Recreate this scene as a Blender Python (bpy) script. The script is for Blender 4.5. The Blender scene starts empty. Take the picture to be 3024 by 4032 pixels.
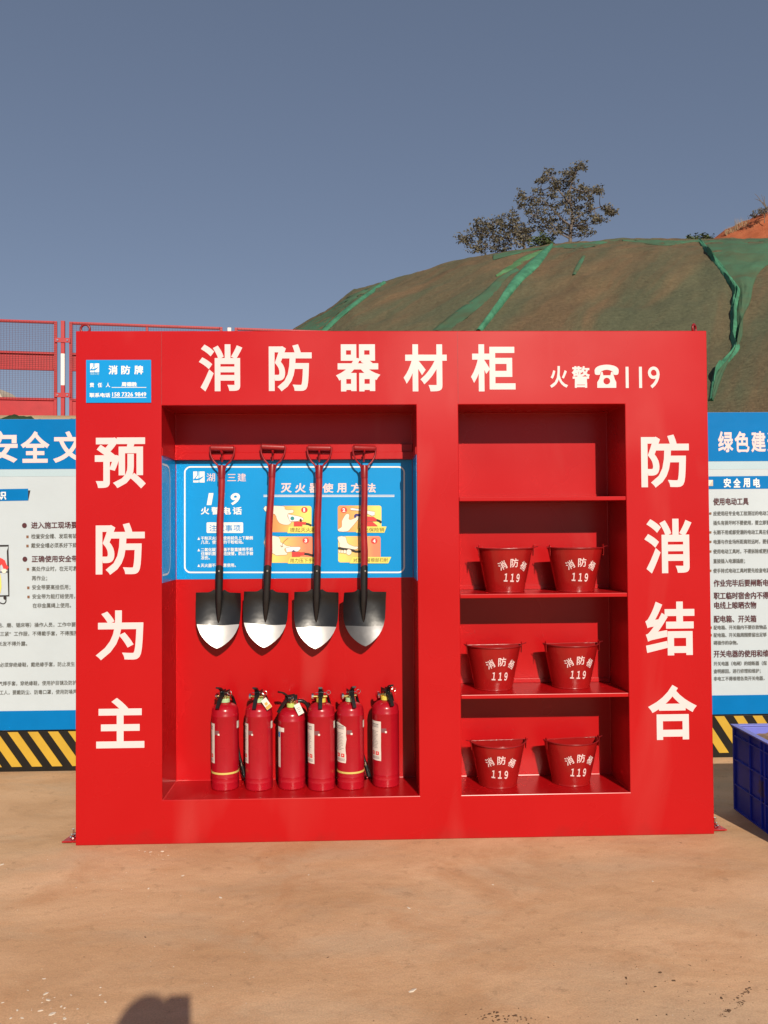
import bpy, bmesh, math, random
import numpy as np
from mathutils import Vector, Matrix, noise
from mathutils.geometry import delaunay_2d_cdt
random.seed(7)
scene = bpy.context.scene
C = scene.collection

# ------------------------------------------------------------------ camera, sky, sun, exposure
CP = np.array([1.32994, -3.91523, 1.45587])
YAW, PITCH, ROLL, FPX = [math.radians(a) for a in (1.65907, 1.21716, 0.42839)] + [3262.4]
def cam_axes():
    cy, sy, cp, sp = math.cos(YAW), math.sin(YAW), math.cos(PITCH), math.sin(PITCH)
    f = np.array([sy*cp, cy*cp, sp]); r = np.array([cy, -sy, 0]); d = np.cross(f, r)
    cr, sr = math.cos(ROLL), math.sin(ROLL)
    return cr*r+sr*d, -sr*r+cr*d, f
AX = cam_axes()
cam_data = bpy.data.cameras.new('camera'); cam = bpy.data.objects.new('camera', cam_data); C.objects.link(cam)
r_, d_, f_ = [Vector(a) for a in AX]
cam.matrix_world = Matrix.Translation(Vector(CP)) @ Matrix((r_, -d_, -f_)).transposed().to_4x4()
cam_data.sensor_fit = 'HORIZONTAL'; cam_data.sensor_width = 36; cam_data.lens = 36*FPX/3024
cam_data.clip_start = 0.02; cam_data.clip_end = 3000
scene.camera = cam

SUN = Vector((0.214, -1.0, 0.539)).normalized()       # towards the sun
world = bpy.data.worlds.new("World"); scene.world = world; world.use_nodes = True
nt = world.node_tree; nt.nodes.clear()
sky = nt.nodes.new('ShaderNodeTexSky'); sky.sky_type = 'NISHITA'; sky.sun_disc = False
sky.sun_elevation = math.asin(SUN.z); sky.sun_rotation = math.atan2(SUN.x, SUN.y)
sky.air_density = 0.65; sky.dust_density = 0.15; sky.ozone_density = 3.0; sky.altitude = 600
hs = nt.nodes.new('ShaderNodeHueSaturation'); hs.inputs['Saturation'].default_value = 0.98; hs.inputs['Hue'].default_value = 0.507
bg = nt.nodes.new('ShaderNodeBackground'); bg.inputs['Strength'].default_value = 0.162
wo = nt.nodes.new('ShaderNodeOutputWorld')
nt.links.new(sky.outputs[0], hs.inputs['Color']); gm = nt.nodes.new('ShaderNodeGamma'); gm.inputs[1].default_value = 0.55
nt.links.new(hs.outputs[0], gm.inputs[0]); nt.links.new(gm.outputs[0], bg.inputs[0]); nt.links.new(bg.outputs[0], wo.inputs[0])

sun_data = bpy.data.lights.new('sun', 'SUN'); sun_data.energy = 4.8; sun_data.angle = math.radians(0.5)
sun_data.color = (1.0, 0.89, 0.74)
sun = bpy.data.objects.new('sun', sun_data); C.objects.link(sun)
sun.rotation_euler = SUN.to_track_quat('Z', 'Y').to_euler(); sun.location = (3, -12, 9)
scene.view_settings.view_transform = 'Standard'; scene.view_settings.look = 'None'
scene.view_settings.exposure = 0.0; scene.view_settings.gamma = 1.0; scene.view_settings.use_curve_mapping = False
scene.render.engine = 'CYCLES'
cy = scene.cycles
cy.use_denoising = True; cy.max_bounces = 8; cy.diffuse_bounces = 1; cy.glossy_bounces = 4
cy.sample_clamp_indirect = 8.0; cy.blur_glossy = 0.0; cy.caustics_reflective = True

# ------------------------------------------------------------------ survey helpers (a photo point on a known plane)
def ray(px, py): return AX[0]*(px-1512)/FPX + AX[1]*(py-2016)/FPX + AX[2]
def atY(px, py, Y):
    d = ray(px, py); return Vector(CP + d*(Y-CP[1])/d[1])
def atZ(px, py, Z):
    d = ray(px, py); return Vector(CP + d*(Z-CP[2])/d[2])
def atD(px, py, D):
    d = ray(px, py); return Vector(CP + d*D/math.hypot(d[0], d[1]))

# ------------------------------------------------------------------ materials
def new_mat(name):
    m = bpy.data.materials.new(name); m.use_nodes = True
    return m, m.node_tree, m.node_tree.nodes['Principled BSDF']
def N(t, kind, **kw):
    n = t.nodes.new(kind)
    for k, v in kw.items():
        if k in n.inputs: n.inputs[k].default_value = v
        else: setattr(n, k, v)
    return n
def ramp(t, fac, stops):
    r = t.nodes.new('ShaderNodeValToRGB'); e = r.color_ramp.elements
    e[0].position, e[0].color = stops[0][0], (*stops[0][1], 1)
    e[1].position, e[1].color = stops[-1][0], (*stops[-1][1], 1)
    for p, c in stops[1:-1]:
        x = e.new(p); x.color = (*c, 1)
    t.links.new(fac, r.inputs[0]); return r
def mix(t, fac, a, b):
    m = t.nodes.new('ShaderNodeMix'); m.data_type = 'RGBA'
    for i, v in ((0, fac), (6, a), (7, b)):
        if hasattr(v, 'links'): t.links.new(v, m.inputs[i])
        else: m.inputs[i].default_value = v if i == 0 else (*v, 1)
    return m.outputs[2]
def paint(name, col, rough=0.4, var=0.06, scale=6, bump=0.0, bscale=3, metal=0.0, coat=0.0, spec=0.4, speck=None, rvar=0.08, bdist=0.02):
    """a coat of colour with slight unevenness of tone and gloss"""
    m, t, b = new_mat(name)
    tc = N(t, 'ShaderNodeTexCoord')
    n = N(t, 'ShaderNodeTexNoise', Scale=scale, Detail=5, Roughness=0.6); t.links.new(tc.outputs['Object'], n.inputs['Vector'])
    lo = tuple(max(0, c*(1-var)) for c in col); hi = tuple(min(1, c*(1+var)) for c in col)
    r = ramp(t, n.outputs[0], [(0.3, lo), (0.7, hi)]); c = r.outputs[0]
    if speck:
        n2 = N(t, 'ShaderNodeTexNoise', Scale=speck[1], Detail=6, Roughness=0.7); t.links.new(tc.outputs['Object'], n2.inputs['Vector'])
        r2 = ramp(t, n2.outputs[0], [(speck[2], (0, 0, 0)), (speck[2]+0.05, (1, 1, 1))])
        c = mix(t, r2.outputs[0], c, speck[0])
    t.links.new(c if not hasattr(c, 'outputs') else c.outputs[0], b.inputs['Base Color'])
    mr = N(t, 'ShaderNodeMapRange'); mr.inputs[3].default_value = max(0.02, rough-rvar); mr.inputs[4].default_value = rough+rvar
    n3 = N(t, 'ShaderNodeTexNoise', Scale=scale*0.7, Detail=3); t.links.new(tc.outputs['Object'], n3.inputs['Vector'])
    t.links.new(n3.outputs[0], mr.inputs[0]); t.links.new(mr.outputs[0], b.inputs['Roughness'])
    b.inputs['Metallic'].default_value = metal
    b.inputs['Coat Weight'].default_value = coat; b.inputs['Coat Roughness'].default_value = 0.12
    b.inputs['Specular IOR Level'].default_value = spec
    if bump:
        n4 = N(t, 'ShaderNodeTexNoise', Scale=bscale, Detail=3); t.links.new(tc.outputs['Object'], n4.inputs['Vector'])
        bp = N(t, 'ShaderNodeBump', Strength=bump, Distance=bdist); t.links.new(n4.outputs[0], bp.inputs['Height'])
        t.links.new(bp.outputs[0], b.inputs['Normal'])
        if coat: t.links.new(bp.outputs[0], b.inputs['Coat Normal'])
    return m
def grad(name, a, b2, axis=0, flip=False, lo=0.15, hi=0.85):
    m, t, b = new_mat(name)
    tc = N(t, 'ShaderNodeTexCoord'); sx = N(t, 'ShaderNodeSeparateXYZ'); t.links.new(tc.outputs['Generated'], sx.inputs[0])
    r = ramp(t, sx.outputs[axis], [(lo, b2 if flip else a), (hi, a if flip else b2)])
    t.links.new(r.outputs[0], b.inputs['Base Color']); b.inputs['Roughness'].default_value = 0.4
    return m

def cabinet_paint():
    m, t, b = new_mat('red_gloss_paint')
    tc = N(t, 'ShaderNodeTexCoord')
    n = N(t, 'ShaderNodeTexNoise', Scale=1.3, Detail=4, Roughness=0.5); t.links.new(tc.outputs['Object'], n.inputs['Vector'])
    r = ramp(t, n.outputs[0], [(0.3, (0.425, 0.0045, 0.0065)), (0.7, (0.455, 0.0055, 0.0078))])
    # soft chalky wipe marks, stretched up and down
    mp = N(t, 'ShaderNodeMapping'); mp.inputs['Scale'].default_value = (2.6, 2.6, 0.8)
    t.links.new(tc.outputs['Object'], mp.inputs[0])
    n2 = N(t, 'ShaderNodeTexNoise', Scale=1.2, Detail=3, Roughness=0.45, Distortion=0.6); t.links.new(mp.outputs[0], n2.inputs['Vector'])
    r2 = ramp(t, n2.outputs[0], [(0.60, (0, 0, 0)), (0.84, (0.08, 0.08, 0.08))])
    # tiny chips and dust specks
    n3 = N(t, 'ShaderNodeTexNoise', Scale=38, Detail=3, Roughness=0.6); t.links.new(tc.outputs['Object'], n3.inputs['Vector'])
    r3 = ramp(t, n3.outputs[0], [(0.81, (0, 0, 0)), (0.825, (0.4, 0.4, 0.4))])
    c = mix(t, r2.outputs[0], r.outputs[0], (0.75, 0.35, 0.30)); c = mix(t, r3.outputs[0], c, (0.62, 0.28, 0.22))
    # splashed mud along the foot of the sheet
    sx = N(t, 'ShaderNodeSeparateXYZ'); t.links.new(tc.outputs['Object'], sx.inputs[0])
    n5 = N(t, 'ShaderNodeTexNoise', Scale=5, Detail=5, Roughness=0.65); t.links.new(tc.outputs['Object'], n5.inputs['Vector'])
    ma = N(t, 'ShaderNodeMath', operation='MULTIPLY_ADD'); t.links.new(n5.outputs[0], ma.inputs[0]); ma.inputs[1].default_value = 0.26
    ma.inputs[2].default_value = -0.09; sb = N(t, 'ShaderNodeMath', operation='SUBTRACT'); t.links.new(ma.outputs[0], sb.inputs[0]); t.links.new(sx.outputs[2], sb.inputs[1])
    r5 = ramp(t, sb.outputs[0], [(0.0, (0, 0, 0)), (0.10, (0.55, 0.55, 0.55))])
    c = mix(t, r5.outputs[0], c, (0.27, 0.014, 0.012))
    t.links.new(c, b.inputs['Base Color']); b.inputs['Specular IOR Level'].default_value = 0.30
    mr = N(t, 'ShaderNodeMapRange'); mr.inputs[3].default_value = 0.17; mr.inputs[4].default_value = 0.38
    t.links.new(n.outputs[0], mr.inputs[0]); t.links.new(mr.outputs[0], b.inputs['Roughness'])
    n4 = N(t, 'ShaderNodeTexNoise', Scale=1.4, Detail=1); t.links.new(tc.outputs['Object'], n4.inputs['Vector'])
    bp = N(t, 'ShaderNodeBump', Strength=0.35, Distance=0.03); t.links.new(n4.outputs[0], bp.inputs['Height'])
    t.links.new(bp.outputs[0], b.inputs['Normal'])
    return m

def ground_mat():
    m, t, b = new_mat('dusty_concrete')
    tc = N(t, 'ShaderNodeTexCoord')
    def nz(s, det=8, ro=0.6, dis=0.0, sc=None):
        v = tc.outputs['Object']
        if sc:
            mp = N(t, 'ShaderNodeMapping'); mp.inputs['Scale'].default_value = sc; mp.inputs['Rotation'].default_value = (0, 0, 0.25)
            t.links.new(v, mp.inputs[0]); v = mp.outputs[0]
        n = N(t, 'ShaderNodeTexNoise', Scale=s, Detail=det, Roughness=ro, Distortion=dis); t.links.new(v, n.inputs['Vector']); return n.outputs[0]
    a = ramp(t, nz(1.1, 7, 0.62, 0.6, (0.7, 1.6, 1)), [(0.32, (0.46, 0.275, 0.148)), (0.5, (0.58, 0.370, 0.215)), (0.68, (0.68, 0.455, 0.28))]).outputs[0]
    g = ramp(t, nz(2.1, 6, 0.6, 0.4, (0.6, 1.5, 1)), [(0.50, (0, 0, 0)), (0.66, (0.55, 0.55, 0.55))]).outputs[0]
    c = mix(t, g, a, (0.50, 0.370, 0.245))
    r = ramp(t, nz(1.5, 6, 0.65, 0.5), [(0.54, (0, 0, 0)), (0.72, (0.75, 0.75, 0.75))]).outputs[0]
    c = mix(t, r, c, (0.47, 0.245, 0.12))
    d = ramp(t, nz(13, 6, 0.7), [(0.57, (0, 0, 0)), (0.72, (0.65, 0.65, 0.65))]).outputs[0]
    c = mix(t, d, c, (0.34, 0.215, 0.125))
    w = ramp(t, nz(30, 4, 0.7, 0.2, (0.5, 1.8, 1)), [(0.72, (0, 0, 0)), (0.76, (0.7, 0.7, 0.7))]).outputs[0]
    c = mix(t, w, c, (0.68, 0.52, 0.38))
    k = ramp(t, nz(24, 3, 0.55), [(0.73, (0, 0, 0)), (0.76, (0.8, 0.8, 0.8))]).outputs[0]
    c = mix(t, k, c, (0.15, 0.085, 0.05))
    fg = ramp(t, nz(160, 4, 0.7), [(0.3, (0.92, 0.89, 0.86)), (0.7, (1.27, 1.22, 1.18))]).outputs[0]
    mm = t.nodes.new('ShaderNodeMix'); mm.data_type = 'RGBA'; mm.blend_type = 'MULTIPLY'; mm.inputs[0].default_value = 1
    t.links.new(c, mm.inputs[6]); t.links.new(fg, mm.inputs[7])
    t.links.new(mm.outputs[2], b.inputs['Base Color']); b.inputs['Roughness'].default_value = 0.9
    b.inputs['Specular IOR Level'].default_value = 0.2
    bn = N(t, 'ShaderNodeMath', operation='MULTIPLY_ADD'); t.links.new(nz(7, 10, 0.62), bn.inputs[0]); bn.inputs[1].default_value = 1.0
    t.links.new(nz(1.6, 3), bn.inputs[2])
    bp = N(t, 'ShaderNodeBump', Strength=0.32, Distance=0.020); t.links.new(bn.outputs[0], bp.inputs['Height'])
    t.links.new(bp.outputs[0], b.inputs['Normal'])
    return m

def soil_mat(name, stops, scale, bump=0.5, dist=0.1, green=None, stretch=(1, 1, 1), rough=0.95, rot=0.0):
    m, t, b = new_mat(name)
    tc = N(t, 'ShaderNodeTexCoord'); m0 = N(t, 'ShaderNodeMapping'); m0.inputs['Rotation'].default_value = (0, 0, rot)
    mp = N(t, 'ShaderNodeMapping'); mp.inputs['Scale'].default_value = stretch
    t.links.new(tc.outputs['Object'], m0.inputs[0]); t.links.new(m0.outputs[0], mp.inputs[0])
    n = N(t, 'ShaderNodeTexNoise', Scale=scale, Detail=9, Roughness=0.65, Distortion=0.4); t.links.new(mp.outputs[0], n.inputs['Vector'])
    c = ramp(t, n.outputs[0], stops).outputs[0]
    if green:
        g = N(t, 'ShaderNodeTexNoise', Scale=scale*0.55, Detail=5, Roughness=0.6, Distortion=1.2); t.links.new(mp.outputs[0], g.inputs['Vector'])
        gr = ramp(t, g.outputs[0], [(green[1], (0, 0, 0)), (green[1]+0.22, (green[2],)*3)]).outputs[0]
        c = mix(t, gr, c, green[0])
        s = N(t, 'ShaderNodeTexNoise', Scale=scale*5, Detail=4, Roughness=0.7); t.links.new(tc.outputs['Object'], s.inputs['Vector'])
        sr = ramp(t, s.outputs[0], [(0.64, (0, 0, 0)), (0.74, (0.6, 0.6, 0.6))]).outputs[0]
        c = mix(t, sr, c, tuple(v*0.45 for v in stops[0][1]))
        fgn = N(t, 'ShaderNodeTexNoise', Scale=9, Detail=8, Roughness=0.8); t.links.new(tc.outputs['Object'], fgn.inputs['Vector'])
        fr = ramp(t, fgn.outputs[0], [(0.34, (0.72, 0.72, 0.72)), (0.66, (1.22, 1.22, 1.22))])
        mm = t.nodes.new('ShaderNodeMix'); mm.data_type = 'RGBA'; mm.blend_type = 'MULTIPLY'; mm.inputs[0].default_value = 1
        t.links.new(c, mm.inputs[6]); t.links.new(fr.outputs[0], mm.inputs[7]); c = mm.outputs[2]
    t.links.new(c, b.inputs['Base Color']); b.inputs['Roughness'].default_value = rough; b.inputs['Specular IOR Level'].default_value = 0.15
    n2 = N(t, 'ShaderNodeTexNoise', Scale=scale*4, Detail=12, Roughness=0.78); t.links.new(tc.outputs['Object'], n2.inputs['Vector'])
    bp = N(t, 'ShaderNodeBump', Strength=bump, Distance=dist); t.links.new(n2.outputs[0], bp.inputs['Height']); t.links.new(bp.outputs[0], b.inputs['Normal'])
    return m

M = dict(
    red=cabinet_paint(),
    letter=paint('cream_vinyl', (0.78, 0.60, 0.60), 0.35, 0.03, 5),
    seam=paint('weld_seam_red', (0.30, 0.012, 0.014), 0.5, 0.3, 30),
    white=paint('white_print', (0.80, 0.80, 0.79), 0.4, 0.02, 5),
    band=paint('pale_blue_print', (0.43, 0.56, 0.62), 0.4, 0.02),
    board=paint('white_banner', (0.495, 0.565, 0.61), 0.45, 0.035, 2, bump=0.5, bscale=2.5, speck=((0.30, 0.27, 0.22), 90, 0.83)),
    blue=paint('blue_banner', (0.0, 0.165, 0.46), 0.42, 0.08, 3, bump=0.5, bscale=2.5, spec=0.12),
    poster=paint('poster_blue', (0.001, 0.275, 0.66), 0.28, 0.05, 1.5, bump=0.1),
    ice=paint('icy_blue_print', (0.35, 0.62, 0.80), 0.4, 0.02),
    maroon=paint('maroon_print', (0.085, 0.022, 0.028), 0.5, 0.05),
    gray=paint('grey_print', (0.13, 0.135, 0.125), 0.5, 0.05),
    olive=paint('olive_print', (0.20, 0.14, 0.03), 0.5, 0.05),
    brown=paint('brown_line', (0.22, 0.10, 0.05), 0.5, 0.05),
    badge=paint('badge_red', (0.74, 0.055, 0.05), 0.4, 0.03),
    cream=paint('cream_print', (0.80, 0.74, 0.62), 0.4, 0.02),
    pyellow=paint('print_yellow', (0.80, 0.70, 0.15), 0.4, 0.03),
    teal=paint('print_teal', (0.03, 0.25, 0.26), 0.4, 0.03),
    navy=paint('print_navy', (0.04, 0.03, 0.20), 0.4, 0.03),
    black=paint('black_print', (0.022, 0.018, 0.018), 0.5, 0.1),
    haz_black=paint('hazard_black', (0.014, 0.012, 0.010), 0.5, 0.2, 8, spec=0.2, speck=((0.25, 0.22, 0.16), 60, 0.80)),
    haz_yellow=paint('hazard_yellow', (0.54, 0.335, 0.035), 0.45, 0.08, 7, speck=((0.35, 0.22, 0.06), 30, 0.75)),
    fence=paint('fence_red', (0.40, 0.016, 0.022), 0.45, 0.10, 9),
    wire=paint('fence_wire', (0.10, 0.02, 0.022), 0.6, 0.1),
    net_dark=paint('dark_green_netting', (0.030, 0.055, 0.022), 0.8, 0.3, 3, bump=0.6, bscale=9, spec=0.2, bdist=0.05),
    fence_white=paint('fence_white', (0.80, 0.70, 0.66), 0.5, 0.05),
    wood=paint('red_painted_wood', (0.29, 0.012, 0.014), 0.42, 0.22, 9, bump=0.35, bscale=30, speck=((0.10, 0.012, 0.012), 22, 0.68), bdist=0.003),
    fork=paint('red_steel', (0.24, 0.009, 0.012), 0.36, 0.15, 20),
    blackpaint=paint('black_enamel', (0.008, 0.008, 0.009), 0.30, 0.2, 12, coat=0.0, bump=0.12, bscale=9, rvar=0.05, spec=0.6),
    steel=paint('dull_steel_paint', (0.11, 0.11, 0.115), 0.40, 0.1, 14, metal=0.5),
    silver=paint('silver_paint', (0.64, 0.62, 0.59), 0.34, 0.06, 14, metal=0.55, speck=((0.2, 0.19, 0.18), 45, 0.72)),
    ext=paint('extinguisher_red', (0.37, 0.005, 0.014), 0.30, 0.08, 8, bump=0.05, bscale=40, coat=0.25, speck=((0.5, 0.13, 0.12), 60, 0.77)),
    bucket=paint('bucket_red', (0.305, 0.008, 0.008), 0.26, 0.10, 10, bump=0.15, bscale=14, coat=0.2),
    label=paint('label_paper', (0.72, 0.66, 0.60), 0.5, 0.06, 20),
    label_print=paint('label_ink', (0.25, 0.22, 0.21), 0.6, 0.1),
    plastic=paint('black_plastic', (0.012, 0.012, 0.012), 0.35, 0.2, 20),
    chrome=paint('chrome', (0.75, 0.74, 0.72), 0.16, 0.03, 10, metal=1.0, rvar=0.04),
    brass=paint('brass', (0.72, 0.52, 0.20), 0.25, 0.05, 10, metal=1.0),
    lime=paint('lime_collar', (0.48, 0.60, 0.14), 0.4, 0.05),
    palegreen=paint('pale_green_collar', (0.38, 0.55, 0.30), 0.4, 0.05),
    yellow_collar=paint('yellow_collar', (0.62, 0.50, 0.08), 0.4, 0.05),
    band_yellow=paint('yellow_tape', (0.62, 0.50, 0.13), 0.5, 0.05),
    orange=paint('tag_orange', (0.72, 0.36, 0.08), 0.5, 0.05),
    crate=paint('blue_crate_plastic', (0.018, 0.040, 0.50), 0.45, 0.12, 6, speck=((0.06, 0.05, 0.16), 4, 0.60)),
    crate_lit=paint('blue_crate_lit', (0.16, 0.18, 0.62), 0.45, 0.08, 6),  # same crate plastic, paler: sunlight on rim and back wall painted into the colour
    netting=paint('green_netting', (0.058, 0.205, 0.118), 0.8, 0.32, 2.6, bump=0.6, bscale=9, spec=0.2, bdist=0.08),
    netting_pale=paint('pale_green_netting', (0.085, 0.20, 0.085), 0.75, 0.25, 1.4, bump=0.6, bscale=9, spec=0.2, bdist=0.08),
    netting_thin=soil_mat('thin_green_netting', [(0.25, (0.10, 0.095, 0.05)), (0.45, (0.075, 0.125, 0.072)), (0.7, (0.062, 0.165, 0.098))], 0.8, bump=0.6),
    pipe=paint('cream_concrete', (0.55, 0.48, 0.38), 0.8, 0.15, 5),
    pipe_dark=paint('pipe_inside', (0.18, 0.15, 0.12), 0.9, 0.15, 5),
    bark=paint('grey_bark', (0.16, 0.13, 0.11), 0.9, 0.2, 8),
    leaf=paint('brown_green_leaf', (0.120, 0.105, 0.070), 0.6, 0.55, 2.2, spec=0.25),
    leaf_green=paint('green_leaf', (0.065, 0.085, 0.03), 0.6, 0.4, 2.0, spec=0.25),
    dry=paint('dry_grass', (0.26, 0.19, 0.11), 0.8, 0.2, 5),
    chip=paint('white_plaster_chip', (0.70, 0.60, 0.48), 0.9, 0.15, 30),
    crumb=paint('dark_mud_crumb', (0.13, 0.075, 0.04), 0.95, 0.3, 30),
    ground=ground_mat(),
    bank=soil_mat('tan_soil', [(0.3, (0.42, 0.29, 0.16)), (0.7, (0.58, 0.43, 0.26))], 1.5, dist=0.03),
    hill=soil_mat('netted_brown_soil', [(0.25, (0.115, 0.086, 0.052)), (0.42, (0.160, 0.112, 0.064)), (0.58, (0.195, 0.132, 0.074)), (0.78, (0.225, 0.148, 0.080))],
                  0.5, green=((0.104, 0.134, 0.080), 0.40, 0.68), bump=0.8, dist=0.20, stretch=(1.7, 0.32, 0.40), rot=math.radians(32)),
    redsoil=soil_mat('red_earth', [(0.3, (0.30, 0.085, 0.035)), (0.5, (0.42, 0.12, 0.055)), (0.75, (0.55, 0.20, 0.09))], 0.5, dist=0.3),
    heap=soil_mat('loose_sandy_soil', [(0.3, (0.22, 0.14, 0.08)), (0.7, (0.42, 0.29, 0.18))], 14, dist=0.01),
    cloth=paint('dark_jacket', (0.05, 0.055, 0.07), 0.8, 0.2), trousers=paint('dark_trousers', (0.03, 0.035, 0.05), 0.85, 0.2),
    skin=paint('skin', (0.50, 0.30, 0.20), 0.5, 0.08), hair=paint('black_hair', (0.012, 0.011, 0.010), 0.5, 0.2),
    shoe=paint('shoe_leather', (0.03, 0.025, 0.02), 0.5, 0.2),
)
M['g_right'] = grad('orange_to_yellow', (0.80, 0.30, 0.10), (0.82, 0.70, 0.18))
M['g_left'] = grad('yellow_to_orange', (0.82, 0.66, 0.17), (0.80, 0.24, 0.13))

# ------------------------------------------------------------------ mesh helpers
class MB:
    """collects shapes and links them as ONE mesh object"""
    def __init__(self): self.bm = bmesh.new()
    def box(self, lo, hi, mat4=None):
        v = [self.bm.verts.new((x, y, z)) for x in (lo[0], hi[0]) for y in (lo[1], hi[1]) for z in (lo[2], hi[2])]
        for q in ((0, 1, 3, 2), (4, 6, 7, 5), (0, 4, 5, 1), (2, 3, 7, 6), (0, 2, 6, 4), (1, 5, 7, 3)): self.bm.faces.new([v[i] for i in q])
        if mat4 is not None: bmesh.ops.transform(self.bm, matrix=mat4, verts=v)
        return self
    def tube(self, pts, r, seg=8, caps=True):
        pts = [Vector(p) for p in pts]; rs = r if isinstance(r, (list, tuple)) else [r]*len(pts)
        rings = []; up = None
        for i, p in enumerate(pts):
            t = (pts[min(i+1, len(pts)-1)]-pts[max(i-1, 0)]).normalized()
            if up is None: up = Vector((0, 0, 1)) if abs(t.z) < 0.9 else Vector((1, 0, 0))
            a = t.cross(up).normalized(); b = a.cross(t).normalized(); up = b
            rings.append([self.bm.verts.new(p+(a*math.cos(k*2*math.pi/seg)+b*math.sin(k*2*math.pi/seg))*rs[i]) for k in range(seg)])
        for A, B in zip(rings, rings[1:]):
            for k in range(seg): self.bm.faces.new((A[k], A[(k+1) % seg], B[(k+1) % seg], B[k]))
        if caps: self.bm.faces.new(rings[0][::-1]); self.bm.faces.new(rings[-1])
        return self
    def lathe(self, prof, seg=32, c=(0, 0, 0), a0=0, a1=2*math.pi, closed=True):
        n = seg if closed else seg+1; rings = []
        for r, z in prof:
            rings.append([self.bm.verts.new((c[0]+r*math.cos(a0+(a1-a0)*k/seg), c[1]+r*math.sin(a0+(a1-a0)*k/seg), c[2]+z)) for k in range(n)])
        for A, B in zip(rings, rings[1:]):
            for k in range(n if closed else n-1): self.bm.faces.new((A[k], A[(k+1) % n], B[(k+1) % n], B[k]))
        return self
    def torus(self, R, r, mat4, seg=24, s2=10):
        vs = [[self.bm.verts.new(mat4 @ Vector(((R+r*math.cos(b*2*math.pi/s2))*math.cos(a*2*math.pi/seg), (R+r*math.cos(b*2*math.pi/s2))*math.sin(a*2*math.pi/seg), r*math.sin(b*2*math.pi/s2)))) for b in range(s2)] for a in range(seg)]
        for a in range(seg):
            for b in range(s2): self.bm.faces.new((vs[a][b], vs[(a+1) % seg][b], vs[(a+1) % seg][(b+1) % s2], vs[a][(b+1) % s2]))
        return self
    def poly(self, pts): self.bm.faces.new([self.bm.verts.new(p) for p in pts]); return self
    def slab(self, pts, off):
        """a flat outline given thickness along off"""
        a = [self.bm.verts.new(Vector(p)) for p in pts]; b = [self.bm.verts.new(Vector(p)+Vector(off)) for p in pts]; n = len(a)
        self.bm.faces.new(a); self.bm.faces.new(b[::-1])
        for k in range(n): self.bm.faces.new((a[k], b[k], b[(k+1) % n], a[(k+1) % n]))
        return self
    def build(self, name, mat, parent=None, smooth=None, bevel=0, recalc=True, loc=None):
        if recalc: bmesh.ops.recalc_face_normals(self.bm, faces=self.bm.faces)
        me = bpy.data.meshes.new(name); self.bm.to_mesh(me); self.bm.free()
        me.materials.append(mat)
        return link(name, me, parent, smooth, bevel, loc)
def link(name, me, parent=None, smooth=None, bevel=0, loc=None):
    o = bpy.data.objects.new(name, me); C.objects.link(o)
    if loc is not None: o.location = loc
    if parent is not None: o.parent = parent
    if smooth is not None:
        for p in me.polygons: p.use_smooth = True
        me.set_sharp_from_angle(angle=math.radians(smooth))
    if bevel:
        b = o.modifiers.new('bevel', 'BEVEL'); b.width = bevel; b.segments = 2; b.limit_method = 'ANGLE'; b.angle_limit = math.radians(40)
    return o
def tag(o, label=None, cat=None, group=None, kind=None):
    if label: o['label'] = label
    if cat: o['category'] = cat
    if group: o['group'] = group
    if kind: o['kind'] = kind
    return o
def empty(name, loc=(0, 0, 0), rz=0):
    o = bpy.data.objects.new(name, None); C.objects.link(o); o.location = loc; o.rotation_euler = (0, 0, rz); o.empty_display_size = 0.1
    return o
def mesh_pd(name, v, f, mat):
    me = bpy.data.meshes.new(name); me.from_pydata([tuple(p) for p in v], [], f); me.materials.append(mat); me.update(); return me

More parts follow.
